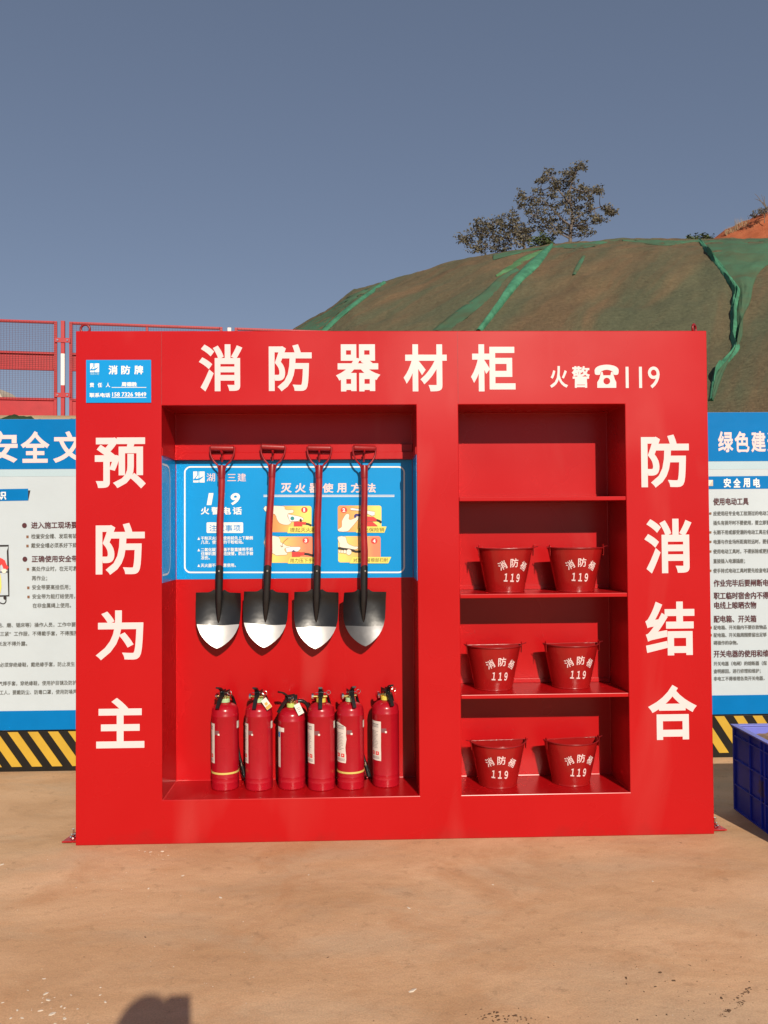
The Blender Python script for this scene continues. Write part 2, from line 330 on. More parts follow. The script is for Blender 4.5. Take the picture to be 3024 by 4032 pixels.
_cache = {}
def glyphs(body, bold=0.0, res=3):
    """lettering in em units; full width characters are worked out one by one and set side by side"""
    if all(ord(c) > 0x2000 for c in body) and len(body) > 1:
        V = []; F = []
        for i, c in enumerate(body):
            v, f = glyph1(c, bold, res); n = len(V)
            V += [Vector((p.x+i, p.y, 0)) for p in v]; F += [tuple(n+j for j in q) for q in f]
        return V, F
    return glyph1(body, bold, res)
def glyph1(body, bold, res):
    """outline lettering as flat polygons (x right, y up)"""
    k = (body, bold, res)
    if k not in _cache:
        cu = bpy.data.curves.new('lettering', 'FONT'); cu.body = body; cu.resolution_u = res
        o = bpy.data.objects.new('lettering', cu); C.objects.link(o)
        bpy.context.view_layer.update()
        me = bpy.data.meshes.new_from_object(o.evaluated_get(bpy.context.evaluated_depsgraph_get()))
        b = bmesh.new(); b.from_mesh(me); bmesh.ops.remove_doubles(b, verts=b.verts, dist=1e-5)
        bmesh.ops.triangulate(b, faces=[f for f in b.faces if f.calc_area() > 1e-9]); b.verts.index_update()
        V = [v.co.xy.copy() for v in b.verts]; F = [[v.index for v in f.verts] for f in b.faces if f.calc_area() > 1e-9]
        if bold:
            # thicken every stroke outwards with mitred corners, then merge the overlaps into one clean sheet
            nrm = {}; E = []
            for e in b.edges:
                if len(e.link_faces) != 1: continue
                p, q = e.verts; f = e.link_faces[0]; c = f.calc_center_median().xy; d = (q.co.xy-p.co.xy)
                if d.length < 1e-6: continue
                m = Vector((d.y, -d.x)).normalized()
                if m.dot(c-p.co.xy) > 0: m = -m
                E.append((p.index, q.index, m)); nrm.setdefault(p.index, []).append(m); nrm.setdefault(q.index, []).append(m)
            off = {}
            for i, L in nrm.items():
                m = sum(L, Vector((0, 0)))
                m = m.normalized() if m.length > 1e-4 else L[0]
                m = m/max(0.5, m.dot(L[0])); off[i] = len(V); V.append(V[i]+m*bold)
            for p, q, m in E:
                n = len(V); V += [V[p]+m*bold, V[q]+m*bold]
                F.append([p, q, n+1, n]); F.append([p, n, off[p]]); F.append([q, off[q], n+1])
            keep = []
            for f in F:
                ar = sum(V[f[i]].x*V[f[(i+1) % len(f)]].y-V[f[(i+1) % len(f)]].x*V[f[i]].y for i in range(len(f)))/2
                if abs(ar) > 1e-9: keep.append(f if ar > 0 else f[::-1])
            r = delaunay_2d_cdt(V, [], keep, 0, 1e-6, True)
            V, F = r[0], [tuple(f) for f, sf in zip(r[2], r[5]) if len(sf)]
        used = sorted({i for f in F for i in f}); mp = {a: i for i, a in enumerate(used)}
        _cache[k] = ([Vector((V[i][0], V[i][1], 0)) for i in used], [tuple(mp[i] for i in f) for f in F])
        b.free(); bpy.data.objects.remove(o); bpy.data.curves.remove(cu); bpy.data.meshes.remove(me)
    return _cache[k]
def glyph_box(body, x0, z0, x1, z1, Y, parent, mat, bold=0.03, name='character', shear=0.0, res=4):
    """lettering filling the world rectangle x0..x1, z0..z1 on the plane y=Y"""
    vs, fs = glyphs(body, bold, res)
    ax, bx = min(v.x for v in vs), max(v.x for v in vs); ay, by = min(v.y for v in vs), max(v.y for v in vs)
    pts = [(x0+(v.x-ax)/(bx-ax)*(x1-x0)+shear*(v.y-ay)/(by-ay), Y, z0+(v.y-ay)/(by-ay)*(z1-z0)) for v in vs]
    return link(name, mesh_pd(name, pts, fs, mat), parent)
def px_glyph(body, px0, py0, px1, py1, Y, parent, mat, bold=0.03, name='character', off=0.0, shear=0.0):
    a, b = atY(px0, py0, Y), atY(px1, py1, Y)
    return glyph_box(body, a.x, b.z, b.x, a.z, Y-off, parent, mat, bold, name, shear)
def px_line(body, px, pyc, pitch, height, Y, parent, mat, bold=0.02, name='lettering', off=0.0, res=2):
    """a line of running text: left edge px, middle pyc, pitch per character and glyph height in photo pixels"""
    vs, fs = glyphs(body, bold, res)
    k = (Y-CP[1])/FPX
    o = atY(px, pyc, Y); sx, sz = pitch*k, height*k/0.92
    pts = [(o.x+v.x*sx, Y-off, o.z+(v.y-0.38)*sz) for v in vs]
    return link(name, mesh_pd(name, pts, fs, mat), parent)
def px_poly(pts, Y, parent, mat, off, name='print'):
    v = [atY(x, y, Y) for x, y in pts]; v = [(p.x, Y-off, p.z) for p in v]
    return link(name, mesh_pd(name, v, [tuple(range(len(v)))], mat), parent)
def px_stroke(pts, w, Y, parent, mat, off, name='line', closed=False):
    P = [atY(x, y, Y) for x, y in pts]; P = [Vector((p.x, p.z)) for p in P]; w = w*(Y-CP[1])/FPX/2; n = len(P); L = []; R = []
    for i in range(n):
        a = P[(i-1) % n] if closed or i else P[i]; b = P[(i+1) % n] if closed or i < n-1 else P[i]
        d = (b-a).normalized(); m = Vector((-d.y, d.x))*w; L.append(P[i]+m); R.append(P[i]-m)
    v = [(p.x, Y-off, p.y) for p in L+R]; f = [(i, (i+1) % n, n+(i+1) % n, n+i) for i in range(n if closed else n-1)]
    return link(name, mesh_pd(name, v, f, mat), parent)
def rrect(x0, y0, x1, y1, r, seg=6):
    out = []
    for cx, cy2, a in ((x1-r, y0+r, -90), (x1-r, y1-r, 0), (x0+r, y1-r, 90), (x0+r, y0+r, 180)):
        for k in range(seg+1):
            t = math.radians(a+90*k/seg); out.append((cx+r*math.cos(t), cy2+r*math.sin(t)))
    return out
def circ(cx, cy2, rx, ry=None, n=20): return [(cx+rx*math.cos(k*2*math.pi/n), cy2+(ry or rx)*math.sin(k*2*math.pi/n)) for k in range(n)]
def smooth_pts(pts, n=4, closed=False):
    out = []; L = len(pts)
    rng = range(L if closed else L-1)
    for i in rng:
        p0 = pts[(i-1) % L] if closed or i else pts[0]; p1 = pts[i]; p2 = pts[(i+1) % L]; p3 = pts[(i+2) % L] if closed or i < L-2 else pts[-1]
        for k in range(n):
            t = k/n
            out.append(tuple(0.5*((2*b)+(-a+c)*t+(2*a-5*b+4*c-d)*t*t+(-a+3*b-3*c+d)*t**3) for a, b, c, d in zip(p0, p1, p2, p3)))
    if not closed: out.append(pts[-1])
    return out

# ================================================================== THE GROUND AND TERRAIN
def fbm(p, oct=4):
    s = 0; a = 1
    for i in range(oct): s += a*noise.noise(p*(2**i)); a *= 0.5
    return s
v = [(-400, -400, 0), (400, -400, 0), (400, 400, 0), (-400, 400, 0)]
tag(link('ground', mesh_pd('ground', v, [(0, 1, 2, 3)], M['ground'])), kind='structure')

# embankment and terrace behind the boards
xs = np.linspace(-40, 60, 161); rows = [(1.9, 0.0), (2.6, 1.2), (3.3, 2.2), (3.75, 2.49), (4.0, 2.560), (4.3, 2.552), (5.2, 2.53), (8, 2.54), (14, 2.58), (30, 2.6), (120, 2.6), (380, 2.6)]
V = []; F = []
for j, (y, z) in enumerate(rows):
    for i, x in enumerate(xs):
        dz = 0.022*fbm(Vector((x*0.8, y, 3.1))) if 1 <= j <= 5 else 0.0
        if j > 1: z -= 0.30*min(1, max(0, (x-0.5)/2))*(1 if y < 20 else 0.2)
        V.append((x, y+0.2*fbm(Vector((x*0.5, j, 9.0))) if 0 < j < 5 else y, z+dz-0.02*(x+1.5 if j in (4, 5) and x < 2 else 0)*0.4))
n = len(xs)
for j in range(len(rows)-1):
    for i in range(n-1): F.append((j*n+i, j*n+i+1, (j+1)*n+i+1, (j+1)*n+i))
bank = tag(link('embankment', mesh_pd('embankment', V, F, M['bank']), smooth=60), kind='structure')

SIL = [(-800, 1990), (300, 1990), (600, 1850), (800, 1600), (1000, 1400), (1150, 1301), (1297, 1216), (1393, 1143), (1523, 1109), (1640, 1075), (1737, 1047), (1840, 1018), (1941, 999),
       (2060, 982), (2172, 966), (2300, 952), (2438, 943), (2618, 943), (2743, 947), (2900, 944), (3024, 942), (3400, 948), (3900, 1010), (4600, 1250), (5600, 1750), (6500, 1990), (6800, 1990)]
DT, DC = 15.0, 42.0
def hill_pt(px, v):
    """a point of the hillside: px gives the bearing, v runs from the toe (0) to the crest (1) and on behind it"""
    py = float(np.interp(px, [s[0] for s in SIL], [s[1] for s in SIL]))
    c = atD(px, py, DC); zc = max(c.z, 2.62)
    dirv = Vector((c.x-CP[0], c.y-CP[1], 0))/DC
    d = DT+(DC-DT)*v
    if v <= 1:
        z = 2.55+(zc-2.55)*(v+0.10*math.sin(math.pi*v))
        if v > 0.9: z -= (zc-2.55)*0.10*((v-0.9)/0.1)**2*0.12
    else: z = zc-(zc-2.55)*0.012-0.05*(d-DC)-0.004*(d-DC)**2
    p = Vector((CP[0]+dirv.x*d, CP[1]+dirv.y*d, z))
    w = 0.55*abs(math.sin(math.pi*min(1, v)))**0.5 if v < 1 else 0.25
    q = Vector((p.x*0.16, p.y*0.16, p.z*0.16))
    nn = fbm(q, 3)*0.55*w+fbm(q*5, 4)*0.13*(0.35+w)
    return p-dirv*nn*0.8+Vector((0, 0, nn*0.35*w + 0.10*fbm(q*6, 3)*min(1, v*4)))
cols = list(np.linspace(-600, 1000, 16))+list(np.linspace(1030, 3100, 200))+list(np.linspace(3150, 6600, 40))
vv = list(np.linspace(0, 1, 70))+[1.03, 1.08, 1.16, 1.3, 1.5, 1.8]
V = [hill_pt(a, b) for b in vv for a in cols]; n = len(cols)
F = [(j*n+i, j*n+i+1, (j+1)*n+i+1, (j+1)*n+i) for j in range(len(vv)-1) for i in range(n-1)]
hill = tag(link('hill', mesh_pd('hill', V, F, M['hill']), smooth=80), kind='structure')

def hill_v(px, py):
    """how far up the hillside a photo point lies"""
    lo, hi = 0.0, 1.0
    for _ in range(24):
        m_ = (lo+hi)/2; q = hill_pt(px, m_); w = Vector(q)-Vector(CP)
        yy = 2016+FPX*w.dot(Vector(AX[1]))/w.dot(Vector(AX[2]))
        if yy > py: lo = m_
        else: hi = m_
    return (lo+hi)/2
def drape(name, left, right, mat, label, lift=0.10, nx=8, ny=40, puff=0.15, seed=0):
    """a strip of netting lying on the hillside between two edge lines, creased and with its own thickness"""
    mb = MB()
    L = smooth_pts(left, 12); R = smooth_pts(right, 12); g = []
    for j in range(ny+1):
        a = L[int(round(j/ny*(len(L)-1)))]; b = R[int(round(j/ny*(len(R)-1)))]; row = []
        for i in range(nx+1):
            t = i/nx; px, py = a[0]+(b[0]-a[0])*t, a[1]+(b[1]-a[1])*t
            q = hill_pt(px, hill_v(px, py)); dirv = Vector((q.x-CP[0], q.y-CP[1], 0)).normalized()
            h = lift*(0.25+abs(math.sin(math.pi*t))**0.6)+puff*max(0, fbm(Vector((px*0.012+seed, py*0.008, t*3)), 3))*math.sin(math.pi*t)
            q2 = q-dirv*h*0.8+Vector((0, 0, h*0.6)); row.append(mb.bm.verts.new(q2))
        g.append(row)
    fs = [mb.bm.faces.new((g[j][i], g[j][i+1], g[j+1][i+1], g[j+1][i])) for j in range(ny) for i in range(nx)]
    ed = bmesh.ops.extrude_face_region(mb.bm, geom=fs); vs = [e for e in ed['geom'] if isinstance(e, bmesh.types.BMVert)]
    bmesh.ops.translate(mb.bm, verts=vs, vec=(0, 0.35, -0.20))
    return tag(mb.build(name, mat, smooth=75), label, 'netting')
drape('net_strip', [(2165, 968), (2080, 1035), (2010, 1110), (1950, 1200), (1868, 1310)], [(2180, 968), (2120, 1050), (2050, 1115), (1985, 1195), (1893, 1310)], M['netting'],
      'bright green net seam running down the hill from below the tree', puff=0.1, nx=6)
drape('net_strip', [(2135, 984), (2060, 1010), (1990, 1055), (1950, 1085)], [(2150, 990), (2080, 1024), (2015, 1062), (1955, 1090)], M['netting_pale'],
      'short pale green net fold branching left near the hill crest', lift=0.02, nx=5, ny=24, puff=0.06, seed=2)
drape('net_strip', [(2030, 1055), (1960, 1095), (1900, 1150), (1800, 1220), (1700, 1300)], [(2045, 1065), (2000, 1090), (1950, 1150), (1880, 1215), (1760, 1310)], M['netting_thin'],
      'faint thin green net band fanning down left of the bright seam', lift=0.015, nx=5, ny=30, puff=0.03, seed=3)
drape('net_strip', [(1505, 1112), (1400, 1185), (1330, 1240), (1255, 1312)], [(1520, 1114), (1425, 1185), (1350, 1245), (1280, 1312)], M['netting'],
      'narrow green net seam near the left end of the hill', lift=0.06, nx=5, ny=24, puff=0.06, seed=4)
drape('net_strip', [(1360, 1172), (1300, 1220), (1220, 1265), (1150, 1306)], [(1500, 1116), (1420, 1165), (1340, 1225), (1258, 1306)], M['netting_thin'],
      'thin green net sheet on the far left shoulder of the hill', lift=0.02, nx=8, ny=24, puff=0.03, seed=5)
drape('net_strip', [(2290, 1010), (2265, 1050), (2250, 1085)], [(2305, 1008), (2285, 1050), (2265, 1082)], M['netting_thin'],
      'small green net patch in the middle of the hillside', lift=0.03, nx=4, ny=12, puff=0.05, seed=6)
drape('net_sheet', [(2752, 950), (2800, 1010), (2850, 1080), (2900, 1140), (2895, 1230), (2895, 1330), (2860, 1420), (2800, 1500), (2790, 1560)],
      [(3120, 944), (3090, 1000), (3000, 1060), (2965, 1120), (2950, 1190), (2922, 1250), (2912, 1340), (2850, 1450), (2800, 1580)], M['netting_thin'],
      'broad green net sheet hanging down the right of the hill', lift=0.06, nx=14, ny=60, puff=0.12, seed=8)
drape('net_roll', [(2745, 946), (2795, 1015), (2845, 1085), (2880, 1145), (2877, 1190), (2872, 1230), (2872, 1290), (2870, 1330), (2875, 1375), (2830, 1425), (2800, 1480), (2780, 1580)],
      [(2762, 946), (2820, 1015), (2872, 1085), (2912, 1140), (2905, 1190), (2898, 1230), (2898, 1290), (2893, 1330), (2905, 1375), (2850, 1440), (2818, 1480), (2800, 1580)], M['netting'],
      'thick crumpled green net roll winding down the right of the hill', lift=0.05, nx=10, ny=140, puff=0.26, seed=9)
CR = [(a, b) for a, b in SIL if 1500 <= a <= 3400]
drape('net_hem', [(a, b+2) for a, b in CR if a >= 1900], [(a, b+16+10*math.sin(a*0.02)) for a, b in CR if a >= 1900], M['netting_thin'],
      'ragged green net hem along the crest of the hill', lift=0.03, nx=5, ny=90, puff=0.10, seed=11)

# red earth cutting behind the hill, right
V = []; F = []; RC = [(2560, 985), (2700, 962), (2806, 939), (2850, 912), (2894, 888), (2960, 858), (3024, 830), (3150, 780), (3400, 690), (3900, 760), (4600, 1150)]
cols = np.linspace(2560, 4600, 90)
for j in range(30):
    v_ = j/24
    for px in cols:
        py = float(np.interp(px, [c[0] for c in RC], [c[1] for c in RC])); c = atD(px, py, 80); dirv = Vector((c.x-CP[0], c.y-CP[1], 0))/80
        d = 58+22*v_; z = 8+(c.z-8)*min(1, v_)-(0.02*(d-80)**2*0.2+0.3 if v_ > 1 else 0)
        q = Vector((CP[0]+dirv.x*d, CP[1]+dirv.y*d, z)); k = fbm(q*0.25, 4)
        V.append(q-dirv*k*0.9*min(1, 2*(1.05-min(v_, 1)))+Vector((0, 0, 0.25*fbm(q*0.9, 3))))
n = len(cols); F = [(j*n+i, j*n+i+1, (j+1)*n+i+1, (j+1)*n+i) for j in range(29) for i in range(n-1)]
tag(link('red_earth_slope', mesh_pd('red_earth_slope', V, F, M['redsoil']), smooth=70), kind='structure')

# ================================================================== SAFETY BOARDS BEHIND THE CABINET
YL, YR = 1.20, 1.27
def zat(px, py, Y): return atY(px, py, Y).z
def sign_board(x0, x1, Y, ztop, zhead, zband, zfoot, zbot, label):
    t = empty('safety_board', ((x0+x1)/2, Y, 0)); tag(t, label, 'sign board', 'safety notice boards behind the cabinet')
    def pt(o): o.location = Vector(o.location)-t.location; return o
    def b(name, m, lo, hi, bev=0): mb = MB(); mb.box(lo, hi); return pt(mb.build(name, m, t, bevel=bev))
    b('panel', M['board'], (x0, Y, zbot), (x1, Y+0.03, ztop), 0.002)
    b('header_band', M['blue'], (x0, Y-0.0022, zhead), (x1, Y-0.0002, ztop-0.001))
    b('pale_band', M['band'], (x0, Y-0.0012, zband), (x1, Y-0.0002, zhead-0.001))
    b('footer_band', M['blue'], (x0, Y-0.0022, zbot+0.001), (x1, Y-0.0002, zfoot))
    for px_ in (x0+0.15, (x0+x1)/2, x1-0.15): b('support_post', M['pipe'], (px_-0.02, Y+0.031, 0), (px_+0.02, Y+0.07, ztop-0.05))
    return t, pt
tl, ptl = sign_board(-2.3, 0.62, YL, zat(150, 1650, YL), zat(150, 1847, YL), zat(150, 1876, YL), zat(150, 2798, YL), zat(150, 2874, YL),
                'left blue and white safety board behind the cabinet, cartoon worker at its edge')
tr, ptr = sign_board(2.55, 5.0, YR, zat(2900, 1623, YR), zat(2900, 1816, YR), zat(2900, 1848, YR), zat(2900, 2737, YR), zat(2900, 2812, YR),
                'right blue and white electrical safety board behind the cabinet, above the blue crate')
O1 = 0.0035
def lt(fn, *a, **k): return ptl(fn(*a, **k))
def rt(fn, *a, **k): return ptr(fn(*a, **k))
# left board (photo pixels of each glyph)
for ch, a, b in (('安', -65, 70), ('全', 82, 196), ('文', 210, 335)): lt(px_glyph, ch, a, 1698, b, 1822, YL, tl, M['letter'], 0.027, off=O1)
lt(px_poly, [(-400, 1933), (111, 1924), (111, 1971), (-400, 1980)], YL, tl, M['blue'], 0.0015, 'title_bar')
lt(px_poly, [(111, 1931), (120, 1931), (111, 1973)], YL, tl, M['black'], 0.0015, 'title_bar_fold')
lt(px_glyph, '识', -8, 1935, 26, 1968, YL, tl, M['white'], 0.03, off=O1)
def Lz(X, Y): return X/2.765, 1700+Y/2.765          # points read off an enlarged crop
for s, X, Yc, p, h in (('进入施工现场要', 340, 1018, 71, 70), ('正确使用安全带', 345, 1385, 71, 68)):
    x, y = Lz(X, Yc); lt(px_line, s, x, y, p/2.765, h/2.765, YL, tl, M['maroon'], 0.02, off=O1)
    lt(px_poly, circ(*Lz(X-72, Yc+2), 9.5, 10), YL, tl, M['maroon'], O1, 'bullet_dot')
for s, X, Yc, dot in (('检查安全帽、发现有破', 340, 1138, 1), ('戴安全帽必须系好下颏', 340, 1238, 1), ('高处作业时，在无可靠', 345, 1492, 1), ('再作业；', 347, 1594, 0), ('安全带要高挂低用；', 349, 1693, 1), ('安全带为能打结使用，', 351, 1793, 1), ('在非金属绳上使用。', 355, 1892, 0)):
    x, y = Lz(X, Yc); lt(px_line, s, x, y, 49/2.765, 50/2.765, YL, tl, M['gray'], 0.012, off=O1)
    if dot:
        cx, cy2 = Lz(X-39, Yc+5); lt(px_poly, [(cx-4.5, cy2-5), (cx+4.5, cy2-5), (cx+4.5, cy2+5), (cx-4.5, cy2+5)], YL, tl, M['brown'], O1, 'bullet_square')
def Mz(X, Y): return X/2.212, 2100+Y/2.212
for s, X, Yc, p in (('钻、磨、锯床等）操作人员，工作中要穿', -22, 800, 39.2), ('“三紧”工作服，不得戴手套，不得围围巾', -40, 876, 39.2), ('长发不得外露。', -18, 962, 39.2), ('必须穿绝缘鞋，戴绝缘手套，防止发生', 0, 1145, 37.5), ('气焊手套，穿绝缘鞋，使用护目镜及防护面', -14, 1308, 37), ('工人，要戴防尘、防毒口罩，使用防噪声耳', -4, 1386, 36.6)):
    x, y = Mz(X, Yc); lt(px_line, s, x, y, p/2.212, 38/2.212, YL, tl, M['gray'], 0.012, off=O1)
# cartoon worker at the left board edge, only his sleeve, hand and the frame he holds
def Lp(pts): return [Lz(*q) for q in pts]
lt(px_stroke, Lp([(-260, 1245), (95, 1240), (85, 1300), (92, 1500), (98, 1785), (-250, 1795)]), 6.5, YL, tl, M['black'], 0.0028, 'drawn_frame')
lt(px_stroke, Lp([(-250, 1530), (92, 1526)]), 4, YL, tl, M['black'], 0.0028, 'drawn_rail')
lt(px_poly, Lp([(-120, 1370), (-60, 1350), (20, 1378), (55, 1400), (75, 1450), (96, 1475), (80, 1500), (40, 1490), (20, 1440), (0, 1460), (5, 1510), (-20, 1530), (-120, 1530)]), YL, tl, M['badge'], 0.0034, 'drawn_sleeve')
lt(px_poly, Lp([(25, 1500), (60, 1490), (75, 1510), (60, 1540), (35, 1540), (22, 1520)]), YL, tl, M['cream'], 0.0040, 'drawn_hand')
lt(px_poly, Lp([(-90, 1540), (5, 1545), (15, 1620), (18, 1690), (5, 1760), (-90, 1770)]), YL, tl, M['pyellow'], 0.0034, 'drawn_trousers')
lt(px_poly, Lp(circ(57, 1808, 18, 20)), YL, tl, M['black'], 0.0040, 'drawn_wheel')
lt(px_stroke, Lp(smooth_pts([(-40, 1840), (0, 1860), (40, 1872), (65, 1850), (66, 1815)], 4)), 4, YL, tl, M['black'], 0.0034, 'drawn_hose')
# right board
def Rz(X, Y): return 2780+X/3.689, 1640+Y/3.689
for ch, a, b in (('绿', 168, 395), ('色', 408, 628), ('建', 648, 868), ('造', 884, 1104)):
    p0, p1 = Rz(a, 215), Rz(b, 520); rt(px_glyph, ch, *p0, *p1, YR, tr, M['letter'], 0.027, off=O1)
p0 = Rz(-200, 872); p1 = Rz(2400, 1058); rt(px_poly, [(p0[0], p0[1]), (p1[0], p0[1]-6), (p1[0], p1[1]-6), (p0[0], p1[1])], YR, tr, M['blue'], 0.0015, 'title_bar')
for ch, a, b in (('安', 250, 358), ('全', 390, 500), ('用', 535, 636), ('电', 682, 782)): rt(px_glyph, ch, *Rz(a, 897), *Rz(b, 1032), YR, tr, M['white'], 0.035, off=O1)
rt(px_poly, [Rz(0, 922), Rz(98, 922), Rz(98, 1010), Rz(0, 1010)], YR, tr, M['label'], O1, 'title_marker')
rt(px_poly, [Rz(98, 922), Rz(98, 1010), Rz(40, 1010)], YR, tr, M['pipe'], 0.0042, 'title_marker_fold')
rt(px_line, '使用电动工具', *Rz(103, 1235), 88/3.689, 104/3.689, YR, tr, M['maroon'], 0.02, off=O1)
for s, Yc, dot in (('应使用经专业电工检测过的电动工具', 1408, 1), ('插头有损坏时不要使用，要立即更换', 1545, 0), ('长期不用或都受潮的电动工具在使用', 1682, 1), ('电源与作业场所距离较远时，要使用', 1820, 1), ('使用电动工具时，不得拆除或更换', 1960, 1), ('直接插入电源插座；', 2100, 0), ('使手持式电动工具时要先检查电源', 2240, 1)):
    rt(px_line, s, *Rz(103, Yc), 56.5/3.689, 66/3.689, YR, tr, M['gray'], 0.012, off=O1)
    if dot: rt(px_poly, [Rz(48, Yc-16), Rz(76, Yc-16), Rz(76, Yc+16), Rz(48, Yc+16)], YR, tr, M['brown'], O1, 'bullet_square')
def Sz(X, Y): return 2780+X/3.951, 2240+Y/3.951
for s, Yc in (('作业完毕后要闸断电源', 222), ('职工临时宿舍内不得在', 418), ('电线上晾晒衣物', 568), ('配电箱、开关箱', 780), ('开关电器的使用和维护', 1322)):
    rt(px_line, s, *Sz(116, Yc), 97.5/3.951, 108/3.951, YR, tr, M['maroon'], 0.02, off=O1)
for s, Yc, dot in (('配电箱、开关箱内不要存放物品', 912, 1), ('配电箱、开关箱周围要留出足够', 1030, 1), ('碍操作的杂物。', 1150, 0), ('开关电器（电闸）的熔断器（保', 1474, 0), ('查明原因，进行修理和维护；', 1592, 0), ('非电工不得维理各类开关电器，', 1708, 0)):
    rt(px_line, s, *Sz(116, Yc), 60.5/3.951, 66/3.951, YR, tr, M['gray'], 0.012, off=O1)
    if dot: rt(px_poly, [Sz(62, Yc-18), Sz(88, Yc-18), Sz(88, Yc+18), Sz(62, Yc+18)], YR, tr, M['brown'], O1, 'bullet_square')

def hazard_board(x0, x1, Y, z1, px_first, label):
    t = empty('hazard_board', ((x0+x1)/2, Y, 0)); tag(t, label, 'hazard board', 'striped boards at the foot of the safety boards')
    def pt(o): o.location = Vector(o.location)-t.location
    mb = MB(); mb.box((x0, Y, 0.0), (x1, Y+0.02, z1)); pt(mb.build('panel', M['haz_black'], t, bevel=0.003))
    z0, zt, pitch, w, sl = 0.03, z1-0.004, 0.1215, 0.0615, 0.148
    k = int((x0-px_first)/pitch)-2
    while px_first+k*pitch < x1:
        a = px_first+k*pitch; k += 1
        def cut(xa, z):  # keep each stripe inside the board
            return min(max(xa, x0), x1)
        if a+sl+w < x0 or a > x1: continue
        if a < x0 or a+sl+w > x1: continue
        mb = MB(); mb.slab([(a, Y-0.003, zt), (a+w, Y-0.003, zt), (a+w+sl, Y-0.003, z0), (a+sl, Y-0.003, z0)], (0, 0.0025, 0)); pt(mb.build('stripe', M['haz_yellow'], t))
    return t
xl = atY(30, 2876, YL+0.02).x; xr = atY(2813, 2816, YR+0.02).x
hazard_board(-2.3, 0.62, YL+0.02, zat(150, 2877, YL+0.02)-0.002, xl, 'yellow and black striped board under the left safety board')
hazard_board(2.55, 5.0, YR+0.02, zat(2900, 2815, YR+0.02)-0.002, xr, 'yellow and black striped board behind the blue crate')

# green netted lumps lying on the lip of the embankment, left
for (pa, pb, dd, hgt, lab) in ((-60, 190, 7.45, 14, 'long dark green net covered mound on the bank above the left board'), (222, 420, 7.45, 11, 'small dark green net covered mound on the bank beside the cabinet')):
    mb = MB(); nx, ny = 26, 10; g = []
    for j in range(ny+1):
        row = []
        for i in range(nx+1):
            px = pa+(pb-pa)*i/nx; base = atD(px, 1655, dd+(j/ny-0.5)*0.35)
            e = abs(math.sin(math.pi*i/nx))**0.5*abs(math.sin(math.pi*j/ny))
            z = base.z-0.03+e*(hgt/3262*dd*2.0)*(0.9+0.5*fbm(Vector((px*0.03, j*0.3, 1)), 3)); row.append(mb.bm.verts.new((base.x, base.y, z)))
        g.append(row)
    for j in range(ny):
        for i in range(nx): mb.bm.faces.new((g[j][i], g[j][i+1], g[j+1][i+1], g[j+1][i]))
    tag(mb.build('netted_mound', M['net_dark'], smooth=80), lab, 'netting')

# ================================================================== RED SAFETY FENCE ON THE TERRACE
def atF(px, py, dep): return Vector(CP + ray(px, py)*dep)
FD0, FD1 = 9.2, 9.70
f0 = atF(0, 1560, FD0); f1 = atF(1000, 1560, FD1); FDIR = Vector((f1.x-f0.x, f1.y-f0.y, 0)).normalized(); FN = Vector((FDIR.y, -FDIR.x, 0))
def fence_s(px):
    """distance along the fence line seen at photo column px"""
    d = ray(px, 1560); dx, dy = d[0], d[1]
    A = np.array([[FDIR.x, -dx], [FDIR.y, -dy]]); s, _ = np.linalg.solve(A, np.array([CP[0]-f0.x, CP[1]-f0.y])); return float(s)
fence = empty('safety_fence', (f0.x, f0.y, 2.5), math.atan2(FDIR.y, FDIR.x)); tag(fence, 'red mesh safety fence on the bank behind the left board', 'fence')
FZ = {k: atF(0, y, FD0).z for k, y in dict(top=1256, r1=1380, r2=1444, r3=1564, bot=1668).items()}
def fence_panel(pa, pb, label, mid=True):
    s0, s1 = fence_s(pa), fence_s(pb); L = s1-s0; o = f0+FDIR*s0
    t = empty('fence_panel', (s0, 0, FZ['bot']-0.02-2.5)); t.parent = fence
    z0 = FZ['bot']-0.02; H = {k: v-z0 for k, v in FZ.items()}; w = 0.028
    def bx(n, m, x0, y0, z0_, x1, y1, z1_, bev=0.004): mb = MB(); mb.box((x0, y0, z0_), (x1, y1, z1_)); return mb.build(n, m, t, bevel=bev)
    bx('stile', M['fence'], 0, -w/2, 0, w*1.2, w/2, H['top']); bx('stile', M['fence'], L-w*1.2, -w/2, 0, L, w/2, H['top'])
    if mid: bx('stile', M['fence'], L/2-w/2, -w/2+0.004, 0, L/2+w/2, w/2-0.004, H['top']-w)
    for k in ('top', 'r1', 'r2', 'r3'): bx('rail', M['fence'], w*1.2, -w/2-0.002, H[k]-w, L-w*1.2, w/2+0.001, H[k])
    bx('rail', M['fence'], w*1.2, -w/2-0.002, 0, L-w*1.2, w/2+0.001, w)
    bx('solid_band', M['fence'], w*1.2, 0.004, H['r2'], L-w*1.2, 0.008, H['r1']-w, 0)
    bx('kick_plate', M['fence'], w*1.2, 0.0, w, L-w*1.2, 0.004, H['r3']-w, 0)
    mb = MB(); y = -w/2-0.008
    x = 0.02
    while x < L-0.01: mb.box((x-0.0010, y-0.0014, H['r3']-w*0.8), (x+0.0010, y+0.0014, H['top']-0.01)); x += 0.030
    z = H['r3']-0.01
    while z < H['top']-0.01: mb.box((0.006, y+0.0016, z-0.0007), (L-0.006, y+0.003, z+0.0007)); z += 0.021
    tag(mb.build('wire_mesh', M['wire'], t), kind='stuff')
    return t
fence_panel(-420, 225, 'red mesh fence panel at the left edge, with a concrete ring behind it')
fence_panel(273, 877, 'red mesh fence panel mostly hidden behind the cabinet corner ring')
fence_panel(925, 1530, 'red mesh fence panel whose top rail shows above the header lettering')
